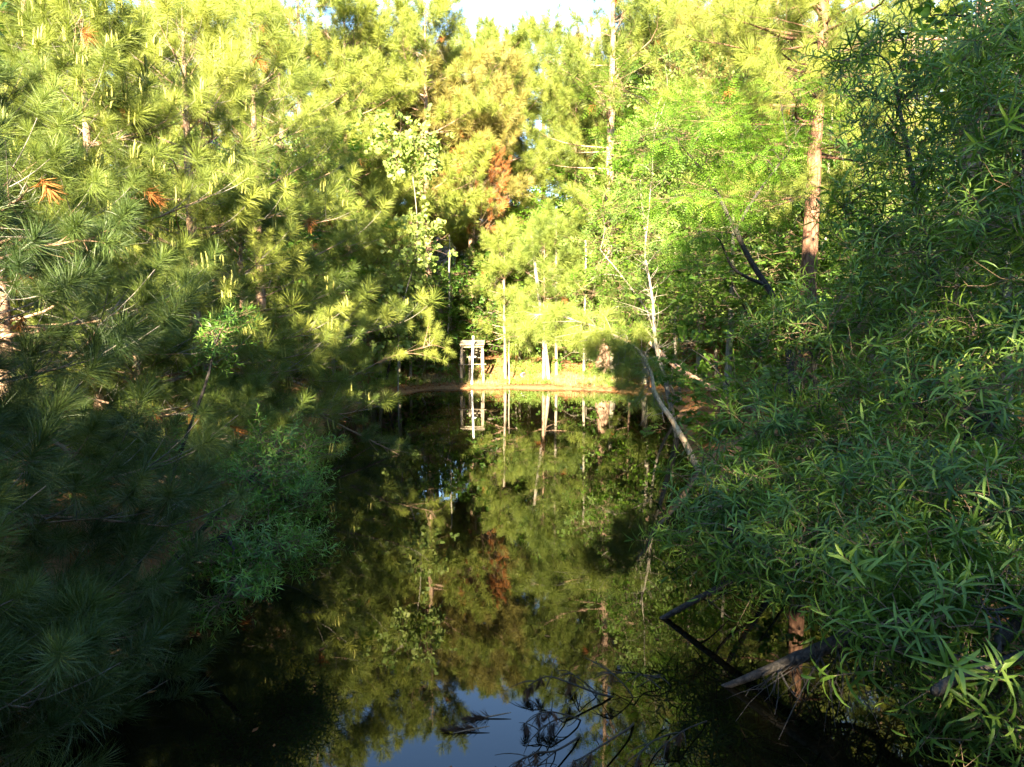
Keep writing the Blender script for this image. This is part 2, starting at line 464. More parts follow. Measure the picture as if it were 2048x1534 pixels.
def frond_shoot(seed, n=6, flen=0.34, pairs=9, leaflet=0.055):
    """pinnate fronds fanning and drooping from a shoot"""
    r = np.random.default_rng(seed)
    Vs, Ts, As = [], [], []; k = 0
    for i in range(n):
        t = i / max(1, n - 1)
        sgn = 1 if i % 2 else -1
        a = sgn * math.radians(r.uniform(25, 75) * (1 - .5 * t))
        L = flen * r.uniform(.75, 1.15)
        d0 = norm(np.array([math.sin(a), .25 + r.normal(0, .2), math.cos(a)]))
        o = np.array([0, 0, .22 * t])
        sd = norm(np.cross(d0, np.array([0, 1.0, 0])))
        p = o.copy(); A = .42 + .2 * t + r.normal(0, .08)
        for q in range(pairs + 1):
            f = q / pairs
            d = norm(d0 + np.array([0, -1.1 * f * r.uniform(.8, 1.2), 0]))
            p = p + d * L / pairs
            ups = norm(np.cross(sd, d))
            lt = leaflet * (1 - .45 * abs(f - .45) * 2) * r.uniform(.85, 1.1)
            for s2 in ((-1, 1) if q < pairs else (0,)):
                ld = norm(sd * s2 + d * (.35 if s2 else 1) - ups * .25 * r.uniform(0.5, 1.5))
                ls = np.cross(ld, ups) if s2 else sd
                w = lt * .34
                V = np.array([p, p + ld * lt * .5 + ls * w * .5, p + ld * lt, p + ld * lt * .5 - ls * w * .5])
                Vs.append(V); Ts.append(np.array([(0, 1, 2), (0, 2, 3)]) + k); k += 4
                As.append(np.full(4, A + r.normal(0, .03)))
    return np.concatenate(Vs), np.concatenate(Ts), np.concatenate(As)

def cedar_spray(seed, n=34):
    r = np.random.default_rng(seed)
    Vs, Ts, As = [], [], []; k = 0
    for i in range(n):
        t = r.uniform(0, 1)
        a = r.choice([-1, 1]) * math.radians(r.uniform(15, 60))
        d = norm(np.array([math.sin(a), r.normal(0, .18), math.cos(a)]))
        L = .11 * (1.1 - .6 * t) * r.uniform(.7, 1.2); w = .018
        o = np.array([0, 0, t * .26])
        sd = norm(np.cross(d, norm(np.array([r.normal(0, .6), 1, 0]))))
        Vs.append(np.array([o, o + d * L * .5 + sd * w, o + d * L, o + d * L * .5 - sd * w]))
        Ts.append(np.array([(0, 1, 2), (0, 2, 3)]) + k); k += 4
        As.append(np.full(4, .4 + .2 * t + r.normal(0, .1)))
    return np.concatenate(Vs), np.concatenate(Ts), np.concatenate(As)

def candle_tmpl(seed):
    r = np.random.default_rng(seed)
    ac = Acc()
    for i in range(r.integers(1, 4)):
        h = r.uniform(.07, .20); o = np.array([r.normal(0, .03), r.normal(0, .03), -.02])
        ac.tubes([o, o + (0, 0, h * .7), o + (r.normal(0, .01), r.normal(0, .01), h)], [.009, .010, .003], 5)
    V = np.concatenate(ac.V)
    return V, np.concatenate(ac.T), np.full(len(V), .5)

def tuft_set(s0, k, n, w, length, axis):
    r = np.random.default_rng(s0); out = []
    for i in range(k):
        out.append(tuft(s0 + i, int(n * r.uniform(.55, 1.15)), w * r.uniform(.8, 1.15), length * r.uniform(.72, 1.15), axis * r.uniform(.6, 1.9), a0=r.uniform(80, 122), a1=r.uniform(12, 40)))
    return out
T_TUFT_NEAR = tuft_set(100, 11, 230, 0.0026, 0.20, 0.16)
T_TUFT_MID = tuft_set(130, 9, 170, 0.0034, 0.21, 0.16)
T_TUFT_FAR = [tuft(40 + i, 110, 0.0062, 0.24, 0.20, a0=98, a1=22) for i in range(5)]
T_TUFT_SOFT = [tuft(60 + i, 130, 0.0048, 0.23, 0.20, a0=98, a1=25) for i in range(5)]
T_HANG = [tuft(70 + i, 60, 0.006, 0.17, 0.14, a0=50, a1=8) for i in range(4)]
T_CANDLE = [candle_tmpl(i) for i in range(5)]
T_LANCE = [lance_shoot(i, int(9 + i % 5 * 2), .24 + .02 * (i % 7), .14 + .012 * (i * 5 % 7), .0165 + .0012 * (i % 4), .8 + .14 * (i % 7)) for i in range(14)]
T_LANCE_MID = [lance_shoot(30 + i, 13, 0.30, 0.15, 0.022, 0.9, 0.2, 3) for i in range(6)]
T_LANCE_SMALL = [lance_shoot(50 + i, 14, 0.30, 0.12, 0.020, 0.7, 0.2, 2) for i in range(5)]
T_MAPLE = [leaf_shoot(i, LOBED, 7, .30, .125) for i in range(6)]
T_OVAL = [leaf_shoot(10 + i, OVAL, 9, .30, .11) for i in range(6)]
T_ROUND = [leaf_shoot(20 + i, ROUND, 8, .26, .12, True, .6) for i in range(6)]
T_SMALL = [leaf_shoot(30 + i, OVAL, 12, .34, .075, True, .6) for i in range(6)]
T_FROND = [frond_shoot(i) for i in range(6)]
T_CEDAR = [cedar_spray(i) for i in range(6)]

# ------------------------------------------------------------------ pines
def profile_young(t): return (1 - t) ** 0.75 * 0.95 + 0.06
def profile_old(t): return np.clip(0.55 + 0.9 * t, 0, 1) * (1 - t ** 2.2) ** 0.7 + 0.05

def pine_parts(root, seed, H, cb, L, r0, whorl=0.5, nb=5, twig_n=13, tmpl=None, needle=None, prof=profile_young,
               el0=-8, el1=50, upturn=0.18, ts=1.0, candles=0.0, dead=0.02, bare=True, sides=9, lean=(0, 0), bark=None, grey_twig=False, tlen=0.34, skip=0.0):
    r = np.random.default_rng(seed)
    k = 16
    f = np.linspace(0, 1, k)
    wob = np.cumsum(r.normal(0, .012 * H / 10, (k, 2)), axis=0)
    tp = np.stack([wob[:, 0] + lean[0] * f ** 1.4 * H, wob[:, 1] + lean[1] * f ** 1.4 * H, f * H], 1)
    tp[0, :2] = 0
    rad = r0 * (1 - f) ** 0.75 * (1 + 0.5 * np.exp(-f * H / .35)) + 0.012
    tp0 = tp.copy(); tp0[0, 2] = -0.3
    ac = Acc(); ac.tubes(tp0, rad, sides, 0)
    br = Acc(); cr = Acc()
    BP, BR, TP, TR, SP, SR = [], [], [], [], [], []
    pos, dr, sc = [], [], []; dpos, ddir = [], []
    z = cb
    while z < H - .15:
        t = (z - cb) / (H - cb)
        for b in range(int(nb + r.integers(-1, 2))):
            az = r.uniform(0, 2 * math.pi)
            ln = L * prof(t) * r.uniform(.70, 1.15)
            if ln < .15: ln = .15
            zz = z + r.uniform(-.5, .5) * whorl * .7
            el = math.radians(el0 + (el1 - el0) * t ** 1.2 + r.normal(0, 9))
            s = np.linspace(0, 1, 7)
            h = np.array([math.cos(az), math.sin(az), 0]); lat = np.array([-h[1], h[0], 0])
            o = np.array([np.interp(zz, tp[:, 2], tp[:, 0]), np.interp(zz, tp[:, 2], tp[:, 1]), zz])
            P = o + np.outer(s * ln * math.cos(el), h) + np.outer(s * ln * math.sin(el) + upturn * ln * s ** 2.2, (0, 0, 1)) \
                + np.outer(ln * (.10 * r.normal() * np.sin(s * 3.1) + .05 * r.normal() * np.sin(s * 6.2)), lat)
            BP.append(P); BR.append(np.maximum((.011 * ln + .007) * (1 - s) ** .7, .004))
            m = int(3 + twig_n * ln / L)
            sj = np.linspace(.30, 1, m) + r.normal(0, .02, m)
            for q in range(m):
                sv = min(max(sj[q], .05), 1)
                pt = np.array([np.interp(sv, s, P[:, c]) for c in range(3)])
                i0 = min(int(sv * 6), 5); tg = norm(P[i0 + 1] - P[i0])
                sgn = 1 if (q % 2) else -1
                an = math.radians(r.uniform(28, 62)) if sv < .97 else 0.0
                d = norm(tg * math.cos(an) + sgn * lat * math.sin(an) + np.array([0, 0, r.normal(.12, .22)]))
                lt = min((tlen * r.uniform(.6, 1.3) + .16 * (1 - sv)) * ln ** .7, .9)
                ss = np.linspace(0, 1, 4)
                Q = pt + np.outer(ss * lt, d) + np.outer(.22 * lt * ss ** 2, (0, 0, 1))
                TP.append(Q); TR.append(np.array([.0065, .0055, .0045, .0035]) * (.6 + .4 * ln / L + .2))
                d2 = norm(Q[3] - Q[2])
                if skip and r.random() < skip * (1.25 - t): continue
                if bare and r.random() < .10 and sv < .75:
                    continue
                if r.random() < dead and sv < .8:
                    dpos.append(Q[2]); ddir.append(d2 + np.array([0, 0, -1.2])); continue
                pos.append(Q[3]); dr.append(d2 + np.array([0, 0, .25])); sc.append(r.uniform(.55, 1.25))
                if lt > .26:
                    pos.append(Q[2]); dr.append(d2 + r.normal(0, .35, 3)); sc.append(r.uniform(.45, 1.0))
            if bare and r.random() < .75:
                for _ in range(4):
                    sv = r.uniform(.1, .5); pt = np.array([np.interp(sv, s, P[:, c]) for c in range(3)])
                    d = norm(h * r.uniform(.2, 1) + lat * r.normal(0, .8) + np.array([0, 0, r.normal(-.3, .4)]))
                    ss = np.linspace(0, 1, 5)[:, None]; lt = r.uniform(.25, .95)
                    SP.append(pt + ss * lt * d + ss ** 2 * lt * .3 * norm(r.normal(size=3))); SR.append(np.array([.005, .0045, .0035, .003, .002]))
        z += whorl * r.uniform(.8, 1.2)
    br.tubes(np.array(BP), np.array(BR), 6, 0)
    if SP: br.tubes(np.array(SP), np.array(SR), 4, 1)
    cr.tubes(np.array(TP), np.array(TR), 3, 1)
    cr.place(tmpl, pos, dr, np.array(sc) * ts, 0, rng=r)
    if candles:
        p_ = np.array(pos); d_ = norm(np.array(dr)); keep = (r.random(len(p_)) < candles)
        cr.place(T_CANDLE, p_[keep] + d_[keep] * .15 * ts, np.tile((0, 0, 1.0), (keep.sum(), 1)) + r.normal(0, .1, (keep.sum(), 3)), ts, 2, rng=r)
    if dpos: cr.place(T_HANG, dpos, ddir, 1.2 * ts, 3, rng=r)
    ac.build('trunk', [bark or M_bark_pine], root, smooth=True)
    br.build('branches', [bark or M_bark_pine, M_twig_grey], root, smooth=True)
    cr.build('crown', [needle, M_twig_grey if grey_twig else M_twig, M_candle, M_dead], root)

# ------------------------------------------------------------------ broadleaf trees and shrubs from blobs of foliage
def leafy_parts(root, seed, paths, blobs, tmpl, mat, ts=1.0, up=0.3, droop=0.0, up_mode=False, bark=None, sub_n=11, spread=.42,
                twig_r=.0035, shell=.35, limb_r=.02, horiz=0.0, var=.13, extra=None):
    """paths: trunk polylines [(points, r0, r1)], blobs: (centre, radii, shoots); all relative to root"""
    r = np.random.default_rng(seed)
    ac = Acc(); cr = Acc(); lb = Acc()
    nodes = []
    for pts, ra, rb in paths:
        pts = np.array(pts, float)
        kk = max(8, len(pts) * 4)
        u = np.linspace(0, len(pts) - 1, kk)
        # smooth interpolation (Catmull-Rom like through numpy)
        i = np.clip(u.astype(int), 0, len(pts) - 2); f = (u - i)[:, None]
        p0 = pts[np.maximum(i - 1, 0)]; p1 = pts[i]; p2 = pts[i + 1]; p3 = pts[np.minimum(i + 2, len(pts) - 1)]
        S = .5 * (2 * p1 + (p2 - p0) * f + (2 * p0 - 5 * p1 + 4 * p2 - p3) * f ** 2 + (3 * p1 - p0 - 3 * p2 + p3) * f ** 3)
        S = S + r.normal(0, .12 * ra, S.shape)
        ac.tubes(S, ra + (rb - ra) * np.linspace(0, 1, kk), 8, 0)
        nodes.append(S)
    nodes = np.concatenate(nodes)
    TP, TR = [], []; pos, dr = [], []
    for c, rr, n in blobs:
        c = np.array(c, float); rr = np.array(rr if hasattr(rr, '__len__') else (rr,) * 3, float)
        dd = np.linalg.norm(nodes - c, axis=1) + 0.8 * np.maximum(nodes[:, 2] - c[2], 0)
        b = nodes[np.argmin(dd)]
        s = np.linspace(0, 1, 6)[:, None]
        ln = np.linalg.norm(c - b)
        P = b + s * (c - b) + np.sin(s * math.pi) * ln * .12 * norm(r.normal(size=3)) + np.sin(s * math.pi) * np.array([0, 0, .10 * ln])
        if ln > .05: lb.tubes(P, np.linspace(limb_r * (1 + .3 * ln), limb_r * .4, 6), 6, 0)
        m = max(3, n // sub_n)
        v = norm(r.normal(size=(m, 3))) * (shell + (1 - shell) * r.random((m, 1)) ** .6)
        subs = c + v * rr
        for q in range(m):
            a = P[r.integers(3, 6)]
            s4 = np.linspace(0, 1, 5)[:, None]
            l4 = np.linalg.norm(subs[q] - a)
            B = a + s4 * (subs[q] - a) + np.sin(s4 * math.pi) * l4 * .10 * norm(r.normal(size=3))
            lb.tubes(B, np.linspace(limb_r * .45, limb_r * .18, 5), 4, 0)
            w = max(1, int(round(n / m)))
            pp = subs[q] + r.normal(size=(w, 3)) * rr * spread * np.array([1, 1, .55 if up_mode else .8])
            od = norm((pp - c) / rr)
            if horiz: od[:, 2] *= (1 - horiz)
            d = norm(od + r.normal(size=(w, 3)) * .45 * np.array([1, 1, 1 - horiz * .6]) + np.array([0, 0, up - droop]))
            for e in range(w):
                st = subs[q]
                ct = (st + pp[e]) / 2 + r.normal(size=3) * .03
                TP.append(np.array([st, ct, pp[e], pp[e] + d[e] * .25 * ts])); TR.append(np.array([1.5, 1.2, 1, .5]) * twig_r)
            pos.append(pp); dr.append(d)
    cr.tubes(np.array(TP), np.array(TR), 3, 1)
    cr.place(tmpl, np.concatenate(pos), np.concatenate(dr), ts * r.uniform(.8, 1.2, sum(len(p) for p in pos)), 0, up_mode=up_mode, var=var, rng=r)
    bk = bark or M_bark_grey
    ac.build('trunk', [bk], root, smooth=True)
    lb.build('branches', [bk], root, smooth=True)
    cr.build('crown', [mat, M_twig], root)

def local(pts, base):
    return [tuple(np.asarray(p) - np.asarray(base)) for p in pts]

def base_at(x, y):
    return np.array((x, y, gz(x, y)))

# ================================================================== THE PLACE
# ------------------------------------------------------------------ wood behind the viewpoint (it shades the near half of the pond)
def back_wood():
    r = np.random.default_rng(99)
    ac = Acc()
    tm = [tuft(90 + i, 16, 0.045, 0.30, 0.3, bend=False) for i in range(4)]
    for i in range(34):
        x = -34 + i * 1.9 + r.uniform(-1, 1); y = r.uniform(-19, -11)
        z0 = gz(x, y); h = (10.0 if x < -7 else 13.2 if x < -1.4 else 17.4 if x < 3.6 else 19.5) + r.uniform(-2.4, 1.0) + (-y - 14) * .30 - z0
        ac.tubes([(x, y, z0 - .3), (x + r.normal(0, .2), y, z0 + h * .5), (x + r.normal(0, .3), y, z0 + h * .95)], [.20, .14, .03], 6, 1)
        n = 640 if x < -6 else 1050
        t = r.random(n) ** .8
        rad = 2.3 * (1 - t ** 3) ** .6 + .2
        az = r.uniform(0, 2 * math.pi, n); rr = rad * np.sqrt(r.random(n))
        p = np.stack([x + rr * np.cos(az), y + rr * np.sin(az), z0 + .3 + t * (h - .6)], 1)
        d = np.stack([np.cos(az), np.sin(az), np.full(n, .4)], 1)
        ac.place(tm, p, d, 1.5, 0, rng=r)
    o = ac.build('treeline', [M_needle_far, M_bark_pine])
    o['kind'] = 'stuff'; o['label'] = 'dense pine wood standing behind the viewpoint'; o['category'] = 'wood'
back_wood()

# ------------------------------------------------------------------ pines on the near bank, mostly in shade
def near_pine(label, x, y, seed, **kw):
    b = base_at(x, y)
    t = thing('pine_tree', label, 'pine tree', b, 'pines leaning over the pond from one bank')
    pine_parts(t, seed, **kw)
    return t
NP = dict(tmpl=T_TUFT_NEAR, needle=M_needle_shade, grey_twig=True, whorl=.44, twig_n=11, nb=6, ts=1.3, el0=-16, upturn=.12, dead=.03)
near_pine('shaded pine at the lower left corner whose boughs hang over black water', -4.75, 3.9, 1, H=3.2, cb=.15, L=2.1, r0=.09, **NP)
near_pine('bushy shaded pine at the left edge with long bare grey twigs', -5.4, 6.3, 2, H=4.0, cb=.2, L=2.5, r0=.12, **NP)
near_pine('dark pine between the left edge and the willow bush', -6.7, 9.4, 7, H=4.9, cb=.3, L=2.8, r0=.13, candles=.1, **dict(NP, needle=M_needle_halfshade))
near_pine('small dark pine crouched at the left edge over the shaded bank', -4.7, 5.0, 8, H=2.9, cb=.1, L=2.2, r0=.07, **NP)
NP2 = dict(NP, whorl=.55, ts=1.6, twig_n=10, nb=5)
near_pine('knee high bushy pine on the shaded bank behind the willow bush', -5.9, 11.2, 10, H=3.0, cb=.1, L=2.2, r0=.07, **dict(NP, needle=M_needle_halfshade))
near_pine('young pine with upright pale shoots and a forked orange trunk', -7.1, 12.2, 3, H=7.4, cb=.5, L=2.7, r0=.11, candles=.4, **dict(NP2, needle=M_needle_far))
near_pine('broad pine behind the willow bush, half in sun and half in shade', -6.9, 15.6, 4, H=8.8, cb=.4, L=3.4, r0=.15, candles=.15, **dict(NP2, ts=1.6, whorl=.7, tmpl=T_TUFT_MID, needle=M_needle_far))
near_pine('low bushy pine between the willow bush and the sunlit pines', -6.7, 17.8, 9, H=5.0, cb=.2, L=3.0, r0=.11, candles=.1, **dict(NP2, tmpl=T_TUFT_MID, needle=M_needle_halfshade, ts=1.6))
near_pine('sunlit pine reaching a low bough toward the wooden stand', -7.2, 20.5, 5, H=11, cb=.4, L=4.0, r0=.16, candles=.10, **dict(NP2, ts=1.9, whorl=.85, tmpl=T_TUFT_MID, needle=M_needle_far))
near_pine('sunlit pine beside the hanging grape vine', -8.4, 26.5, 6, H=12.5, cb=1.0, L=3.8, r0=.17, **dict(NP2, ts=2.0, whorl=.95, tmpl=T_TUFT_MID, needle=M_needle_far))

# ------------------------------------------------------------------ tall pines of the far bank (built once each kind, then copied)
def pine_proto(seed, label, loc, rotz=0.0, group=None, **kw):
    t = thing('pine_tree', label, 'pine tree', loc, group, rotz)
    pine_parts(t, seed, **kw)
    return t
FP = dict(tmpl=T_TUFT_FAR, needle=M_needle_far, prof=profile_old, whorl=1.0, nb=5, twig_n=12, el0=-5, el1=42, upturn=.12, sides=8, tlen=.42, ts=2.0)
g_far = 'tall pines of the far bank'
def B(px, Y, dz=0): 
    x = (px - 1024) / FPX * Y
    return (x, Y, gz(x, Y) + dz)
pA = pine_proto(11, 'tallest pine over the far bank with a long pale bare trunk', B(1207, 37.5), 0, g_far, H=23, cb=6.0, L=4.2, r0=.32, lean=(.012, 0), **dict(FP, nb=4, twig_n=9, whorl=1.15))
pB = pine_proto(12, 'pine rising behind the grape vine left of the stand', B(857, 39), 0, g_far, H=19, cb=6.5, L=3.9, r0=.24, **dict(FP, dead=.02))
pC = pine_proto(13, 'reddish trunked pine with a patch of dead brown needles', B(940, 41), 0, g_far, H=16.5, cb=7.0, L=3.7, r0=.22, **dict(FP, dead=.06, needle=M_needle_olive))
pD = pine_proto(14, 'dense pine at the left end of the far bank', B(700, 37), 0, g_far, H=18.5, cb=3.0, L=4.0, r0=.24, **FP)
pY = pine_proto(15, 'soft bright young pine directly behind the thin posts', B(1088, 36.8), 0, 'young pines on the sunny bank', H=8.2, cb=2.2, L=2.2, r0=.085,
                tmpl=T_TUFT_SOFT, needle=M_needle_blue, whorl=.6, nb=5, twig_n=6, ts=1.8, el0=0, upturn=.1, sides=7)
pines = [pA, pB, pC, pD]
rr = np.random.default_rng(5)
dup(pY, B(1010, 38.5), 2.0, .92, 'soft bright young pine just to the right above the wooden stand', 'young pines on the sunny bank')
dup(pY, B(1180, 39.5), 4.0, 1.05, 'soft bright young pine below the tallest pine', 'young pines on the sunny bank')
dup(pY, B(1260, 35.6), 1.0, .75, 'small soft pine above the arching leaning trunk', 'young pines on the sunny bank')
dup(pB, B(1150, 48), 1.1, .84, 'short pine behind the young pines under the gap of sky', g_far)
dup(pD, B(1005, 45), 2.2, 1.0, 'tall leafy pine left of the gap of sky', g_far)
dup(pB, B(955, 48.5), 3.1, .98, 'distant pine directly above the rust brown dead pine', g_far)
dup(pC, B(1185, 50), .4, 1.08, 'distant brownish pine close behind the tallest pine', g_far)
dup(pD, B(1085, 50), 5.2, 1.03, 'distant pine filling the gap of sky above the young pines', g_far)
dup(pD, B(1290, 46.5), 1.2, 1.04, 'distant dense pine right of the tallest pine', g_far)
dup(pB, B(1440, 43), 4.4, 1.12, 'tall pine behind the airy broadleaf at the top of the frame', g_far)
dup(pD, B(1535, 38), 2.7, 1.1, 'dense pine just left of the top of the big orange trunk', g_far)
dup(pC, B(785, 42), .6, 1.05, 'slender pine between the vine and the dense left pine', g_far)
dup(pA, B(620, 33), 2.9, .80, 'pine with a sunlit stub of trunk above the shaded pines', g_far)
dup(pB, B(1300, 44), 3.7, 1.0, 'pine behind the fine leaved tree right of the tallest pine', g_far)
dup(pC, B(1385, 40), 5.0, 1.05, 'pine behind the fern leaved tree, its top cut by the frame', g_far)

# the big pine on the other bank with the thick orange trunk
def right_pine():
    x, y = 8.5, 20.5
    t = thing('pine_tree', 'big pine with thick orange plated trunk rising behind the willow', 'pine tree', base_at(x, y), None)
    pine_parts(t, 21, H=18, cb=5.8, L=4.6, r0=.25, bark=M_bark_red, tmpl=T_TUFT_MID, needle=M_needle_far, prof=profile_old, whorl=.9, nb=5, twig_n=14, ts=1.9, el0=-14, el1=40, upturn=.14, tlen=.5, sides=12, lean=(.02, 0))
right_pine()
def right_pine_near():
    x, y = 8.2, 13.0
    t = thing('pine_tree', 'dark pine whose boughs hang at the top above the willow', 'pine tree', base_at(x, y), None)
    pine_parts(t, 22, H=15, cb=6.8, L=4.4, r0=.20, tmpl=T_TUFT_NEAR, needle=M_needle_shade, prof=profile_old, whorl=1.0, nb=4, twig_n=9, el0=-6, el1=40, upturn=.05, sides=10)
right_pine_near()

# ------------------------------------------------------------------ forest fill
def leafy_proto(seed, name, label, cat, H, R, n, tmpl, mat, ts, group=None, up_mode=True, nb=9, low=.25, horiz=.35, droop=0.0, **kw):
    r = np.random.default_rng(seed)
    t = thing(name, label, cat, (0, 0, 0), group)
    top = (r.normal(0, .3), r.normal(0, .3), H * .85)
    paths = [([(0, 0, -.2), (r.normal(0, .15), r.normal(0, .15), H * .4), top], .035 + .012 * H, .02)]
    blobs = []
    for i in range(nb):
        f = (i + .5) / nb
        z = H * (low + (1 - low) * f); a = i * 2.4 + r.normal(0, .4)
        q = R * (.75 if f < .8 else .35) * r.uniform(.5, 1) * (1 - .4 * f)
        s = R * r.uniform(.42, .62)
        blobs.append(((q * math.cos(a), q * math.sin(a), z), (s, s, s * .62), n // nb))
    leafy_parts(t, seed, paths, blobs, tmpl, mat, ts, up=.15, droop=droop, up_mode=up_mode, horiz=horiz, limb_r=.016, **kw)
    return t
g_und = 'broadleaved saplings filling the wood'
UL = 'leafy green sapling in the crowded understorey of the wood'
uA = leafy_proto(31, 'broadleaf_tree', UL, 'sapling', 6.0, 2.2, 420, T_MAPLE, M_maple, 1.25, g_und)
uB = leafy_proto(32, 'broadleaf_tree', UL, 'sapling', 4.0, 1.8, 320, T_OVAL, M_maple, 1.2, g_und)
uC = leafy_proto(33, 'broadleaf_tree', UL, 'sapling', 8.0, 2.4, 520, T_SMALL, M_lime, 1.35, g_und, up_mode=False)
uD = leafy_proto(34, 'broadleaf_tree', UL, 'sapling', 2.2, 1.4, 210, T_MAPLE, M_maple, 1.0, g_und, low=.15)
unders = [uA, uB, uC, uD]
placed = []
for p, (x, y) in zip(unders, [(-2.0, 39.5), (-9.5, 31), (3.6, 41.0), (-4.9, 37.2)]):
    p.location = (x, y, gz(x, y)); placed.append((x, y, 1.4))

def free(x, y, d):
    for (a, b, e) in placed:
        if (a - x) ** 2 + (b - y) ** 2 < (d * e) ** 2: return False
    return True
g_wood = 'pines crowded in the wood'
r = np.random.default_rng(17)
# pines of the wood, all round
cnt = 0
for _ in range(4000):
    if cnt >= 72: break
    x = r.uniform(-46, 46); y = r.uniform(9, 74)
    sd = pond_sd(np.array([x]), np.array([y]))[0]
    if sd < 4.5 or abs(x) > .8 * y + 6: continue
    if y > 36 and y < 44 and abs(x - 1) < 9: continue
    if x > 0 and y < 26 and x < 12: continue
    if x < 0 and y < 22 and x > -10.5: continue
    px = 1024 + x / y * FPX
    if y > 36 and 1040 < px < 1165: continue
    if not free(x, y, 2.6): continue
    placed.append((x, y, 1.2)); cnt += 1
    k = int(r.integers(0, 4))
    s = r.uniform(.72, 1.0) if y > 30 else r.uniform(.6, .85)
    if k == 0: s *= .85
    lab = 'tall pine among the crowded pines of the wood' if y > 34 else ('pine crowding the wooded slope on the left behind the shaded pines' if x < 0 else 'pine in the wood on the right behind the willow')
    grp = g_wood if y > 34 else ('pines of the left slope' if x < 0 else 'pines of the wood on the right')
    dup(pines[k], (x, y, gz(x, y) - .05), r.uniform(0, 6.28), (s, s, s * r.uniform(.92, 1.08)), lab, grp)
# low saplings
cnt = 0
for _ in range(6000):
    if cnt >= 150: break
    x = r.uniform(-34, 34); y = r.uniform(9, 62)
    sd = pond_sd(np.array([x]), np.array([y]))[0]
    if sd < 1.3 or abs(x) > .75 * y + 4: continue
    if y > 33 and sd < 4.0 and -4.5 < x < 4.5: continue
    if x > 0 and y < 14 and x < 7: continue
    if y < 21 and 1570 < 1024 + x / y * FPX < 1680: continue
    if x < 0 and sd < 2.6 and y < 24: continue
    if not free(x, y, 1.25): continue
    placed.append((x, y, .9)); cnt += 1
    k = int(r.choice(4, p=[.3, .25, .25, .2]))
    s = r.uniform(.75, 1.15)
    dup(unders[k], (x, y, gz(x, y)), r.uniform(0, 6.28), s, UL, g_und)
g_tall = 'tall broadleaved trees of the wood'
uT = leafy_proto(35, 'broadleaf_tree', 'tall vivid green broadleaf between the tallest pine and the fern leaved tree', 'broadleaf tree', 11.5, 2.9, 800, T_OVAL, M_locust, 1.7, g_tall, nb=12, low=.22)
uT.location = B(1290, 34.6)
uQ = leafy_proto(36, 'broadleaf_tree', 'airy yellow green broadleaf behind the fern leaved tree', 'broadleaf tree', 14.0, 3.0, 800, T_SMALL, M_lime, 2.0, g_tall, nb=12, low=.3, up_mode=False)
uQ.location = B(1400, 33)
for px, Y, k, sc, lab in [(640, 31, uT, .85, 'vivid green broadleaf behind the sunlit pine by the vine'), (745, 40, uQ, 1.0, 'airy broadleaf between the dense left pine and the slender one'), (1345, 39, uQ, 1.15, 'airy broadleaf whose top frays against the sky right of the tallest pine'),
                          (1500, 30, uT, .95, 'vivid broadleaf just left of the big orange trunk'), (560, 26, uQ, .62, 'small airy broadleaf in the sunlit left slope'), (1160, 43, uT, .9, 'vivid broadleaf deep under the gap of sky'),
                          (1060, 41.5, uT, .78, 'vivid broadleaf above the young pines left of the sky gap'), (330, 21, uQ, .55, 'airy low broadleaf behind the forked young pine'), (1640, 29, uQ, .9, 'airy broadleaf behind the big orange trunk')]:
    dup(k, B(px, Y), px * .37, sc, lab, g_tall)
tD = thing('dead_tree', 'dead pine with rust brown needles and bare curling twigs above the stand', 'dead tree', B(944, 39.6))
pine_parts(tD, 37, H=12.4, cb=7.0, L=2.0, r0=.10, tmpl=T_HANG, needle=M_dead, whorl=.5, nb=5, twig_n=8, el0=8, el1=30, upturn=.35, sides=7, ts=1.7, dead=.5, tlen=.6, skip=.5, lean=(.03, 0))
# a second belt of saplings close behind the sunny bank
for px, Y, k, s in [(905, 39.2, 0, .8), (960, 39.6, 1, .9), (1040, 40.2, 0, .8), (1130, 41, 2, .8), (1165, 38.2, 3, 1.0), (1230, 37.6, 1, .9), (880, 37.8, 3, .9), (1290, 36.2, 0, .8), (1345, 34.5, 1, .9), (820, 36.8, 0, .9), (760, 35.6, 2, .8), (1010, 42, 2, .85)]:
    dup(unders[k], B(px, Y), px * .7, s, UL, g_und)

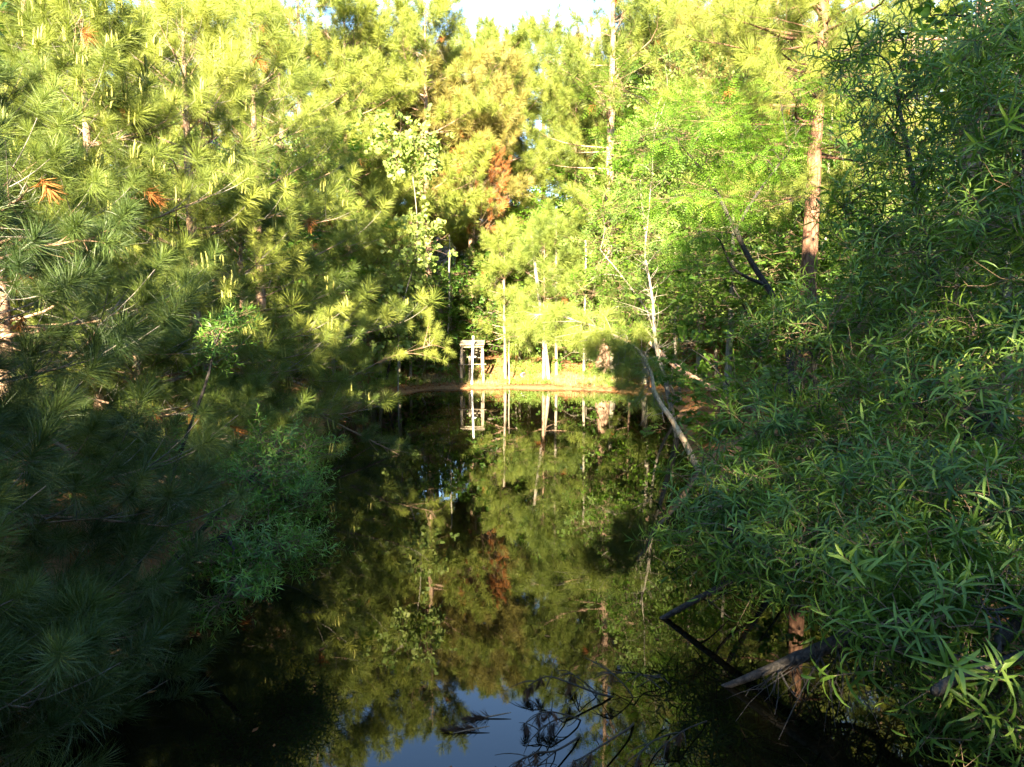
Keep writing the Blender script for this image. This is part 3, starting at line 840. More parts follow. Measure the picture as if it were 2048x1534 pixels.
# ------------------------------------------------------------------ broadleaved trees with a character of their own
def willow():
    b = base_at(7.6, 7.6)
    t = thing('willow_tree', 'big shaded willow with long curved leaves leaning over the water', 'willow tree', b)
    def W(px, py, Y): return at(px, py, Y) - b
    paths = [([(0, 0, -.3), W(2010, 900, 8.6), W(1900, 640, 9.4), W(1830, 380, 10.2), W(1790, 150, 10.8)], .10, .02),
             ([(0, 0, -.2), W(1900, 1060, 7.0), W(1750, 960, 8.2), W(1640, 860, 9.0)], .08, .02),
             ([(.1, 0, -.2), W(2000, 1150, 6.2), W(1840, 1200, 5.8), W(1640, 1120, 6.4), W(1480, 1060, 7.2)], .09, .02),
             ([(.2, -.1, -.2), (.3, -1.2, .6), W(1990, 1330, 4.4), W(1880, 1380, 4.2)], .07, .02),
             ([(.1, .1, -.2), W(2100, 700, 8.2), W(2060, 400, 8.4), W(2030, 100, 8.6)], .07, .02)]
    bl = []
    def bb(px, py, Y, rpx, n, sq=.7):
        c = W(px, py, Y); q = rpx * Y / FPX
        bl.append((c, (q, q * .9, q * sq), int(n * .85)))
    for a in [(1990, 1400, 4.6, 120, 70), (1880, 1300, 4.6, 120, 75), (1990, 1220, 4.6, 130, 80), (1850, 1150, 5.2, 130, 85), (1760, 1220, 5.6, 100, 60),
              (1700, 1100, 6.2, 130, 90), (1600, 1130, 6.8, 110, 70), (1500, 1060, 7.4, 110, 75), (1420, 1050, 8.0, 85, 55), (1480, 940, 8.4, 85, 50), (1440, 1120, 7.8, 60, 26),
              (1620, 980, 7.6, 110, 75), (1760, 960, 7.0, 130, 85), (1900, 1000, 6.0, 140, 90), (2010, 1020, 5.4, 120, 80), (1560, 860, 8.6, 90, 55), (1700, 830, 8.2, 120, 80),
              (1850, 820, 7.4, 140, 95), (1990, 820, 6.6, 130, 85), (1640, 700, 9.2, 110, 75), (1760, 660, 8.8, 130, 90), (1900, 640, 7.8, 140, 95), (2020, 620, 7.0, 120, 80),
              (1600, 640, 9.6, 70, 35), (1800, 500, 9.0, 120, 85), (1930, 460, 8.0, 130, 90), (2030, 420, 7.2, 110, 70), (1720, 440, 9.6, 80, 45), (1840, 330, 9.4, 110, 70),
              (1960, 280, 8.2, 120, 75), (2040, 220, 7.2, 100, 60), (1770, 220, 9.8, 90, 50), (1880, 160, 9.0, 110, 65), (2000, 80, 7.8, 120, 70), (1720, 110, 10.2, 80, 40), (1860, 30, 9.4, 100, 50),
              (1950, 1130, 6.8, 150, 70), (1800, 1060, 7.6, 150, 70), (1950, 760, 8.6, 160, 70), (1830, 700, 9.6, 160, 70)]:
        bb(*a)
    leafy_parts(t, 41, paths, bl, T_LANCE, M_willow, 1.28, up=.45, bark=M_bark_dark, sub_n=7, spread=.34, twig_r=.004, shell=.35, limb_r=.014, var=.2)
willow()

def willow_bush():
    b = base_at(-4.75, 8.4)
    t = thing('willow_bush', 'light green willow bush spilling over the water below the shaded pines', 'willow bush', b)
    def W(px, py, Y): return at(px, py, Y * .80) - b
    paths = [([(0, 0, -.2), W(480, 980, 10.2), W(560, 900, 10.6)], .04, .012), ([(0, 0, -.2), W(430, 1080, 9.2), W(470, 1120, 8.6)], .04, .012), ([(0, 0, -.1), W(400, 800, 10.4), W(430, 690, 10.8)], .03, .008)]
    bl = []
    for px, py, Y, q, n in [(560, 910, 10.8, 70, 70), (590, 950, 11, 45, 40), (510, 960, 10.2, 70, 60), (570, 1000, 10.2, 60, 50), (440, 1080, 9.0, 70, 50), (510, 1110, 8.8, 60, 45), (470, 1180, 8.2, 60, 30),
                            (560, 1090, 9.4, 60, 36), (430, 670, 10.8, 35, 16), (460, 640, 10.8, 25, 10), (420, 720, 10.6, 25, 9), (370, 890, 9.8, 40, 10)]:
        s = q * Y * .8 / FPX
        bl.append((W(px, py, Y), (s, s, s * .75), int(n * 2.2)))
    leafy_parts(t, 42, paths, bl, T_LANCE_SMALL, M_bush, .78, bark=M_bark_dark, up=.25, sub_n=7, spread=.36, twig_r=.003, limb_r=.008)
willow_bush()

def locust():
    b = base_at(7.2, 18.0)
    t = thing('locust_tree', 'yellow green fern leaved tree slanting up past the big pine trunk', 'locust tree', b)
    def W(px, py, Y): return at(px, py, Y) - b
    paths = [([(0, 0, -.2), W(1565, 640, 17.8), W(1490, 500, 17.6), W(1430, 380, 17.6), W(1370, 300, 17.6)], .10, .025),
             ([W(1530, 570, 17.7), W(1470, 540, 17.2), W(1440, 480, 17.0)], .05, .02), ([W(1470, 460, 17.6), W(1520, 380, 17.4), W(1580, 300, 17.2)], .05, .015)]
    bl = []
    for px, py, q, n in [(1310, 290, 55, 26), (1370, 260, 60, 32), (1440, 250, 60, 30), (1400, 330, 60, 30), (1480, 310, 55, 26), (1540, 300, 45, 20), (1625, 250, 30, 8), (1350, 390, 55, 24), (1440, 400, 60, 26),
                         (1520, 400, 55, 22), (1390, 470, 50, 18), (1460, 480, 50, 16), (1560, 200, 40, 10), (1240, 190, 35, 9), (1420, 540, 45, 12)]:
        Y = 17.2 + np.random.default_rng(px).uniform(-.8, .8)
        s = q * Y / FPX
        bl.append((W(px, py, Y), (s, s, s * .6), int(n * 1.5)))
    leafy_parts(t, 43, paths, bl, T_FROND, M_locust, 1.45, bark=M_bark_dark, up=.15, up_mode=True, horiz=.5, sub_n=6, spread=.42, limb_r=.012)
locust()

def fine_tree():
    b = base_at(6.6, 27.5)
    t = thing('willow_tree', 'pale fine leaved willow with thin bare grey stems behind the leaning trunk', 'willow tree', b)
    def W(px, py, Y): return at(px, py, Y) - b
    paths = [([(0, 0, -.2), W(1318, 720, 27), W(1308, 620, 27), W(1290, 520, 27), W(1300, 400, 27), W(1310, 260, 27)], .06, .015),
             ([(0, 0, -.2), W(1350, 640, 26.5), W(1390, 560, 26.5)], .06, .02), ([W(1308, 640, 27), W(1250, 560, 27), W(1200, 500, 27)], .04, .015)]
    bl = []
    for px, py, q, n in [(1290, 600, 50, 44), (1340, 640, 50, 40), (1380, 590, 45, 34), (1240, 580, 45, 34), (1300, 520, 60, 52), (1230, 500, 55, 42), (1350, 480, 50, 36), (1180, 560, 45, 30), (1280, 430, 55, 44),
                         (1330, 360, 50, 34), (1270, 330, 45, 28), (1310, 260, 45, 26), (1330, 190, 40, 20), (1200, 420, 45, 26), (1390, 690, 45, 26), (1180, 640, 35, 18), (1330, 130, 35, 14)]:
        Y = 27 + np.random.default_rng(px + py).uniform(-1, 1)
        s = q * Y / FPX
        bl.append((W(px, py, Y), (s, s, s * .8), n))
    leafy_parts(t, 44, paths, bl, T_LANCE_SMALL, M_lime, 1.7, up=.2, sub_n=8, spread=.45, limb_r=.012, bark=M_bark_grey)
fine_tree()

def understory():
    specs = [('maple_sapling', 'dark layered broadleaf sapling hanging over the leaning pale trunk', (6.0, 18.2), [(1330, 780, 18, 45, 24), (1400, 760, 18, 55, 34), (1450, 810, 17.6, 60, 40), (1420, 860, 17.2, 50, 28), (1500, 760, 18, 55, 34), (1480, 860, 17, 50, 28), (1370, 700, 18.6, 40, 20), (1340, 850, 17, 28, 9)], M_maple, T_MAPLE, 1.0),
             ('maple_sapling', 'tall green maple between the fern leaved tree and the big orange trunk', (8.2, 22.5), [(1440, 560, 22.4, 60, 36), (1500, 600, 22.4, 55, 32), (1390, 520, 22.4, 55, 32), (1420, 640, 22.4, 55, 30), (1480, 700, 22.4, 55, 28), (1540, 560, 22.4, 30, 14), (1350, 600, 22.6, 45, 22), (1500, 520, 22, 50, 24)], M_maple, T_MAPLE, 1.15),
             ('maple_sapling', 'bright leafy sapling with round leaves at the foot of the willow', (5.4, 12.6), [(1440, 950, 12.4, 40, 22), (1500, 965, 12.2, 40, 20), (1550, 900, 12, 40, 18), (1580, 740, 12.6, 45, 20), (1560, 960, 11.6, 45, 22)], M_lime, T_ROUND, .8),
             ('maple_sapling', 'deep green maple behind the big orange trunk under the willow top', (11.5, 22.5), [(1690, 520, 22.5, 60, 40), (1720, 580, 22.5, 70, 40), (1690, 440, 22.5, 50, 34), (1760, 480, 22.5, 70, 40), (1700, 640, 22.5, 60, 30), (1720, 380, 22.5, 50, 30)], M_maple, T_OVAL, 1.3),
             ('maple_sapling', 'dim leafy bush in the dark hollow left of the wooden stand', (-6.2, 34.5), [(800, 690, 34, 40, 26), (850, 660, 34.5, 40, 26), (830, 730, 33.6, 35, 20), (880, 610, 35, 40, 24), (780, 640, 34, 40, 22), (870, 560, 35.4, 40, 22)], M_maple, T_OVAL, 1.4),
             ('maple_sapling', 'dark bush under the shaded pines at the far left', (-8.0, 9.0), [(30, 910, 8.2, 60, 22), (80, 980, 8.0, 50, 16), (20, 1000, 7.6, 50, 16), (300, 900, 9.5, 50, 16)], M_maple, T_OVAL, 1.0)]
    for i, (nm, lab, bxy, bls, mat, tm, ts) in enumerate(specs):
        b = base_at(*bxy)
        t = thing(nm, lab, 'sapling', b)
        zt = max(at(px, py, Y)[2] for px, py, Y, q, n in bls)
        mx = np.mean([at(px, py, Y) for px, py, Y, q, n in bls], axis=0)
        paths = [([(0, 0, -.2), ((mx[0] - b[0]) * .4, (mx[1] - b[1]) * .4, (zt - b[2]) * .5), (mx[0] - b[0], mx[1] - b[1], max(.5, (zt - b[2]) * .9))], .02 + .010 * (zt - b[2]), .012)]
        bl = [(at(px, py, Y) - b, (q * Y / FPX, q * Y / FPX, q * Y / FPX * .55), n) for px, py, Y, q, n in bls]
        leafy_parts(t, 60 + i, paths, bl, tm, mat, ts, up=.1, up_mode=True, horiz=.5, sub_n=6, limb_r=.010, bark=M_bark_dark)
understory()

def vines():
    b = np.array((-5.0, 31.0, gz(-5.0, 31.0)))
    t = thing('grape_vine', 'pale round leaved grape vine hanging in curtains from the pines', 'grape vine', b)
    def W(px, py, Y): return at(px, py, Y) - b
    paths = [([(0, 0, -.1), W(800, 640, 31), W(835, 480, 31), W(815, 300, 31), W(780, 260, 31)], .03, .012)]
    bl = [(W(px, py, 30.6), (q * 30.6 / FPX,) * 2 + (q * 1.15 * 30.6 / FPX,), n) for px, py, q, n in
          [(820, 280, 42, 60), (795, 310, 32, 36), (845, 320, 30, 32), (825, 350, 26, 20), (835, 470, 34, 46), (850, 500, 24, 24), (800, 520, 38, 44), (775, 570, 34, 34), (800, 620, 36, 38), (770, 660, 36, 34), (740, 250, 26, 14), (795, 700, 26, 20)]]
    leafy_parts(t, 45, paths, bl, T_ROUND, M_vine, 1.25, up=-.1, droop=.1, sub_n=8, up_mode=False, limb_r=.008)
    b = base_at(-10.2, 15.5)
    t = thing('cedar_tree', 'dense yellow green cedar at the left behind the forked young pine', 'cedar tree', b)
    def W2(px, py, Y): return at(px, py, Y) - b
    paths = [([(0, 0, -.2), W2(95, 500, 15.5), W2(95, 240, 15.5)], .10, .02)]
    bl = [(W2(px, py, 15.3), (q * 15.3 / FPX, q * 15.3 / FPX, q * 1.2 * 15.3 / FPX), n) for px, py, q, n in
          [(95, 240, 30, 60), (85, 290, 45, 120), (120, 330, 50, 120), (70, 360, 55, 140), (110, 410, 55, 140), (60, 440, 55, 120), (130, 470, 50, 100), (90, 500, 55, 100), (160, 400, 40, 70)]]
    leafy_parts(t, 46, paths, bl, T_CEDAR, M_cedar, 1.1, up=.5, sub_n=9, limb_r=.010, bark=M_bark_pine)
vines()

# ------------------------------------------------------------------ leaning and fallen trunks
def cr_path(pts, kk):
    pts = np.array(pts, float)
    u = np.linspace(0, len(pts) - 1, kk); i = np.clip(u.astype(int), 0, len(pts) - 2); f = (u - i)[:, None]
    p0 = pts[np.maximum(i - 1, 0)]; p1 = pts[i]; p2 = pts[i + 1]; p3 = pts[np.minimum(i + 2, len(pts) - 1)]
    return .5 * (2 * p1 + (p2 - p0) * f + (2 * p0 - 5 * p1 + 4 * p2 - p3) * f ** 2 + (3 * p1 - p0 - 3 * p2 + p3) * f ** 3)

def leaning_pine():
    b = base_at(4.35, 15.9)
    t = thing('leaning_pine', 'thin pale trunk bending from the bank out over the pond with hanging needles', 'leaning pine', b)
    r = np.random.default_rng(70)
    pts = [(0, 0, -.25), at(1385, 915, 16.0) - b, at(1350, 850, 16.3) - b, at(1312, 790, 16.8) - b, at(1300, 740, 17.2) - b, at(1268, 692, 17.6) - b, at(1190, 655, 18.0) - b, at(1110, 630, 18.2) - b, at(1050, 632, 18.2) - b]
    S = cr_path(pts, 44)
    ac = Acc(); ac.tubes(S + r.normal(0, .006, S.shape), np.interp(np.linspace(0, 1, 44), [0, .3, .6, 1], [.085, .060, .032, .006]), 10, 0)
    ac.build('trunk', [M_bark_pale], t, smooth=True)
    br = Acc(); pos, dr = [], []
    for i in range(90):
        s = int(r.integers(19, 43)); p = S[s]
        d = norm(np.array([r.normal(-.5, .5), r.normal(-.15, .7), r.normal(.05, .55)]))
        ln = r.uniform(.35, .9)
        u = np.linspace(0, 1, 5)[:, None]
        Q = p + u * ln * d + u ** 2 * ln * np.array([0, 0, -.35])
        br.tubes(Q, [.008, .007, .006, .005, .004], 4)
        for w in (2, 3, 4):
            if r.random() < .9: pos.append(Q[w]); dr.append(norm(Q[4] - Q[3]) + r.normal(0, .3, 3) + (0, 0, -.25))
    # a lower bough with dangling tufts near the water
    for j, (px, py) in enumerate([(1205, 705), (1150, 685), (1225, 680), (1110, 675), (1085, 645)]):
        q = at(px, py, 17.6) - b; s0 = S[26 + j % 9]
        u = np.linspace(0, 1, 6)[:, None]
        Q = s0 + u * (q - s0) + np.sin(u * math.pi) * .15
        br.tubes(Q, [.010, .009, .008, .007, .006, .004], 4)
        for w in (3, 4, 5, 5):
            pos.append(Q[w] + r.normal(0, .22, 3)); dr.append(norm(Q[5] - Q[4]) + r.normal(0, .5, 3))
    for i in range(26):  # dead grey twigs on the stem
        s = int(r.integers(12, 26)); p = S[s]
        d = norm(np.array([r.normal(-.3, .7), r.normal(0, .6), r.normal(.1, .7)])); ln = r.uniform(.2, .7)
        u = np.linspace(0, 1, 5)[:, None]
        br.tubes(p + u * ln * d + u ** 2 * ln * .4 * norm(r.normal(size=3)), [.007, .006, .005, .004, .002], 4)
    br.build('branches', [M_twig_grey], t, smooth=True)
    cr = Acc(); cr.place(T_TUFT_MID, pos, dr, np.random.default_rng(3).uniform(.9, 1.6, len(pos)), 0, rng=r)
    cr.build('crown', [M_needle_blue], t)
    # grey stem standing beside it
    b2 = base_at(4.9, 20.5)
    t2 = thing('dead_tree', 'upright dead grey stem with bare side twigs beside the leaning trunk', 'dead tree', b2)
    S = cr_path([(0, 0, -.3), at(1330, 760, 20.4) - b2, at(1312, 690, 20.4) - b2, at(1305, 600, 20.6) - b2, at(1292, 520, 20.8) - b2], 22)
    ac = Acc(); ac.tubes(S, np.linspace(.085, .02, 22), 8); ac.build('trunk', [M_bark_grey], t2, smooth=True)
    br = Acc()
    for i in range(44):
        p = S[int(r.integers(5, 21))]; d = norm(np.array([r.normal(0, 1), r.normal(0, .8), r.normal(.5, .5)])); ln = r.uniform(.3, 1.1)
        u = np.linspace(0, 1, 6)[:, None]
        br.tubes(p + u * ln * d + u ** 2 * ln * .35 * norm(r.normal(size=3)), [.012, .010, .008, .006, .004, .002], 4)
    br.build('branches', [M_bark_grey], t2, smooth=True)
    b3 = base_at(7.0, 19.6)
    t3 = thing('dead_tree', 'reddish dead trunk tilted to the left behind the dead grey stem', 'dead tree', b3)
    S = cr_path([(0, 0, -.2), at(1365, 742, 20.6) - b3, at(1300, 685, 21.5) - b3], 12)
    ac = Acc(); ac.tubes(S, np.linspace(.10, .06, 12), 8); ac.build('trunk', [M_bark_pine], t3, smooth=True)
    br = Acc()
    for i in range(10):
        p = S[int(r.integers(4, 11))]; d = norm(r.normal(size=3) + (0, 0, .4)); ln = r.uniform(.2, .6); u = np.linspace(0, 1, 4)[:, None]
        br.tubes(p + u * ln * d, [.012, .009, .006, .003], 4)
    br.build('branches', [M_bark_grey], t3, smooth=True)
leaning_pine()

def logs():
    r = np.random.default_rng(71)
    def log(label, pts, r0, r1, twigs):
        P = cr_path(pts, 26); b = P[-1].copy(); b[2] = 0
        t = thing('fallen_log', label, 'log', b)
        ac = Acc(); rad = np.linspace(r0, r1, 26) * (1 + r.normal(0, .05, 26)); ac.tubes(P - b + r.normal(0, r0 * .06, P.shape), rad, 12)
        ac.build('trunk', [M_bark_dark], t, smooth=True)
        br = Acc()
        for i in range(twigs):
            p = P[int(r.integers(6, 26))] - b
            d = norm(np.array([r.normal(-.2, .9), r.normal(-.4, .8), r.normal(-.5, .5)])); ln = r.uniform(.25, .75)
            u = np.linspace(0, 1, 8)[:, None]; cv = norm(r.normal(size=3)) * .5
            Q = p + u * ln * d + u ** 2 * ln * (cv + (0, 0, -.35)) + np.sin(u * 5) * .03 * r.normal(size=3)
            br.tubes(Q, np.linspace(.014, .003, 8) * r.uniform(.5, 1.1), 5)
            k = int(r.integers(3, 7)); p2 = Q[k]
            br.tubes(p2 + u * ln * .5 * norm(d + r.normal(0, .7, 3)) + u ** 2 * (0, 0, -.1), np.linspace(.005, .002, 8), 4)
        br.build('branches', [M_bark_dark], t, smooth=True)
    a = on_water(1325, 1237); log('slim grey fallen log slanting out of the water into the willow', [a + (-.15, .05, -.12), at(1400, 1195, a[1] * .99), at(1500, 1145, a[1] * .97), at(1600, 1095, a[1] * .95), at(1700, 1050, a[1] * .93)], .028, .06, 9)
    a = on_water(1462, 1372); log('thick dark fallen log with curling dead twigs under the willow', [a + (-.2, .05, -.10), at(1560, 1330, a[1] * .98), at(1680, 1282, a[1] * .96), at(1800, 1225, a[1] * .94), at(1950, 1140, a[1] * .9)], .022, .115, 60)
    a = on_water(2040, 1350)
    log('short dark stem rising beside the near willow leaves', [on_water(1975, 1345) + (0, 0, -.3), at(1985, 1310, 4.8), at(2040, 1240, 4.8), at(2100, 1170, 4.8)], .04, .05, 3)
logs()

def sunken_top():
    r = np.random.default_rng(72)
    b = on_water(1230, 1440)
    t = thing('dead_pine_branch', 'sunken dead pine top with curved black twigs breaking the water', 'dead branch', b)
    br = Acc(); pos, dr = [], []
    def arc(pts, h, r0, tufts=(), r1=.0042):
        r0 = r0 * .7
        P = np.array([on_water(*p) for p in pts])
        n = 18; S = cr_path(P, n); u = np.linspace(0, 1, n)
        S[:, 2] = np.interp(u, [0, .15, .6, 1], [-.06, .03, h, h * .55])
        # seen at its height it must stay where the photo shows it: slide toward the camera
        for i in range(n):
            k = 1 - S[i, 2] / CAM_H; S[i, :2] *= k
        br.tubes(S - b, np.linspace(r0, r1, n), 6)
        for i in range(int(4 + 3 * r.random())):
            q = S[int(r.integers(6, n - 1))] - b; d = norm(S[-1] - S[0]) * .7 + r.normal(0, .5, 3); d[2] = abs(d[2]) * .3; ln = r.uniform(.10, .28); v = np.linspace(0, 1, 5)[:, None]
            br.tubes(q + v * ln * norm(d) + v ** 2 * np.array([0, 0, -.08]), [r1 * 1.1, r1, r1, r1 * .8, r1 * .5], 4)
        for f in tufts:
            q = S[int(f * (n - 1))] - b
            for _ in range(3): pos.append(q + r.normal(0, .012, 3)); dr.append(np.array([r.normal(0, .35) - .2, r.normal(0, .35), -1]))
    arc([(1240, 1398), (1190, 1385), (1145, 1368), (1095, 1353), (1056, 1372)], .20, .016, (.55, .95, 1.0, .85))
    arc([(1270, 1402), (1250, 1372), (1215, 1340), (1170, 1315)], .22, .010, (.6,))
    arc([(1200, 1390), (1165, 1362), (1140, 1345)], .16, .008, (.8,))
    arc([(1166, 1443), (1140, 1432), (1090, 1424), (1046, 1450)], .16, .012, (.6, .8, .95))
    arc([(1140, 1432), (1100, 1445), (1065, 1475)], .12, .009, (.5,))
    arc([(1172, 1465), (1115, 1500), (1075, 1505), (1038, 1522)], .14, .014, (.75, .95))
    arc([(1115, 1500), (1090, 1520), (1074, 1534)], .08, .008)
    arc([(1270, 1444), (1255, 1458), (1205, 1490), (1165, 1515), (1148, 1522)], .14, .016, (.7, .95))
    arc([(1330, 1385), (1290, 1352), (1262, 1345), (1225, 1348)], .16, .009)
    arc([(1345, 1375), (1322, 1355), (1290, 1350)], .10, .007)
    arc([(1350, 1465), (1310, 1480), (1285, 1500), (1270, 1512)], .12, .011, (.9,))
    arc([(1420, 1440), (1370, 1460), (1330, 1490)], .12, .010, (.6, .9))
    br.build('branches', [M_wet_twig], t, smooth=True)
    cr = Acc(); cr.place(T_HANG, pos, dr, .45, 0, var=.3, rng=r)
    cr.build('dead_needles', [M_wet_dead], t)
    for lab, px, py, n in [('larger clump of dead orange pine needles floating on the open water', 940, 1466, 5), ('smaller clump of dead red needles floating beside the blue reflection', 985, 1438, 3)]:
        b2 = on_water(px, py)
        t2 = thing('needle_clump', lab, 'needles', b2)
        ac = Acc(); u = np.linspace(0, 1, 6)[:, None]
        ac.tubes(np.array([-.14, 0, 0]) + u * np.array([.30, .05, .03]), [.004, .006, .007, .007, .006, .003], 5); ac.build('twig', [M_twig], t2)
        cr = Acc(); cr.place(T_HANG, [(-.12 + .05 * i, .01 * i, .012) for i in range(n)], [(-1, r.normal(0, .4), -.03) for i in range(n)], .6, 0, rng=r)
        cr.build('needles', [M_wet_dead], t2)
sunken_top()

def low_boughs():
    """bare branches reaching over the water from the shaded bank, each a fallen bough of its own"""
    r = np.random.default_rng(73)
    for lab, pts, r0, needle in [
        ('long grey bare bough crossing the upper left edge of the wood', [at(-60, 540, 6.4), at(60, 498, 6.5), at(150, 483, 6.6), at(215, 478, 6.8)], .018, 3),
        ('bare forked bough in the shade above the lowest pine boughs', [at(40, 858, 6.6), at(120, 890, 6.5), at(150, 935, 6.4), at(200, 1000, 6.3)], .030, 2),
        ('sunlit bare bough tipped with needles pointing at the wooden stand', [at(650, 800, 21.0), at(720, 745, 21.4), at(790, 712, 21.8), at(865, 690, 22.0)], .035, 9),
        ('drooping twiggy bough dipping to the water below the sunlit bough', [at(640, 830, 18.5), at(700, 860, 18.2), at(760, 890, 18.0), at(810, 915, 17.8)], .030, 7)]:
        P = cr_path(pts, 20); b = P[0].copy()
        t = thing('pine_bough', lab, 'bough', b)
        br = Acc(); br.tubes(P - b + r.normal(0, .006, P.shape), np.linspace(r0, r0 * .3, 20), 7)
        pos, dr = [], []
        ax = norm(P[-1] - P[0]); L = np.linalg.norm(P[-1] - P[0])
        for i in range(16):
            s = int(r.integers(5, 20)); p = P[s] - b
            d = norm(ax * .8 + r.normal(0, .5, 3) + (0, 0, -.1)); ln = L * r.uniform(.10, .28); u = np.linspace(0, 1, 6)[:, None]
            Q = p + u * ln * d + u ** 2 * ln * .3 * norm(r.normal(size=3))
            br.tubes(Q, np.linspace(r0 * .35, r0 * .1, 6), 4)
            if i < needle * 2: 
                for w in (3, 4, 5): pos.append(Q[w]); dr.append(norm(Q[5] - Q[4]) + (0, 0, .15))
        br.build('branch', [M_twig], t, smooth=True)
        if pos:
            cr = Acc(); cr.place(T_TUFT_MID, pos, dr, 1.05, 0, rng=r); cr.build('needles', [M_needle_far if L > 3 else M_needle_shade], t)
low_boughs()

# ------------------------------------------------------------------ the wooden stand and posts on the sunny bank
def box(ac, c, s, R=None, bevel=.008):
    c = np.array(c, float); s = np.array(s, float) / 2
    sg = np.array([(x, y, z) for x in (-1, 1) for y in (-1, 1) for z in (-1, 1)], float)
    Vs = []
    for g in sg:
        for ax in range(3):
            q = g * (s - bevel); q[ax] = g[ax] * s[ax]; Vs.append(q)
    V = np.array(Vs)
    import bmesh
    bm = bmesh.new()
    for v in V: bm.verts.new(v)
    bmesh.ops.convex_hull(bm, input=bm.verts)
    bmesh.ops.triangulate(bm, faces=bm.faces)
    bm.verts.ensure_lookup_table(); bm.verts.index_update()
    VV = np.array([v.co for v in bm.verts]); TT = np.array([[v.index for v in f.verts] for f in bm.faces])
    bm.free()
    if R is not None: VV = VV @ np.array(R).T
    ac.add(VV + c, TT)

def beam(parent, name, a, b, w, d, mat, mat_list=None):
    a = np.array(a, float); b = np.array(b, float); L = np.linalg.norm(b - a); z = (b - a) / L
    ref = np.array([0, 1.0, 0]) if abs(z[1]) < .9 else np.array([1.0, 0, 0])
    x = norm(np.cross(ref, z)); y = np.cross(z, x)
    ac = Acc(); box(ac, (a + b) / 2, (w, d, L), np.stack([x, y, z], 1))
    return ac.build(name, [mat], parent)

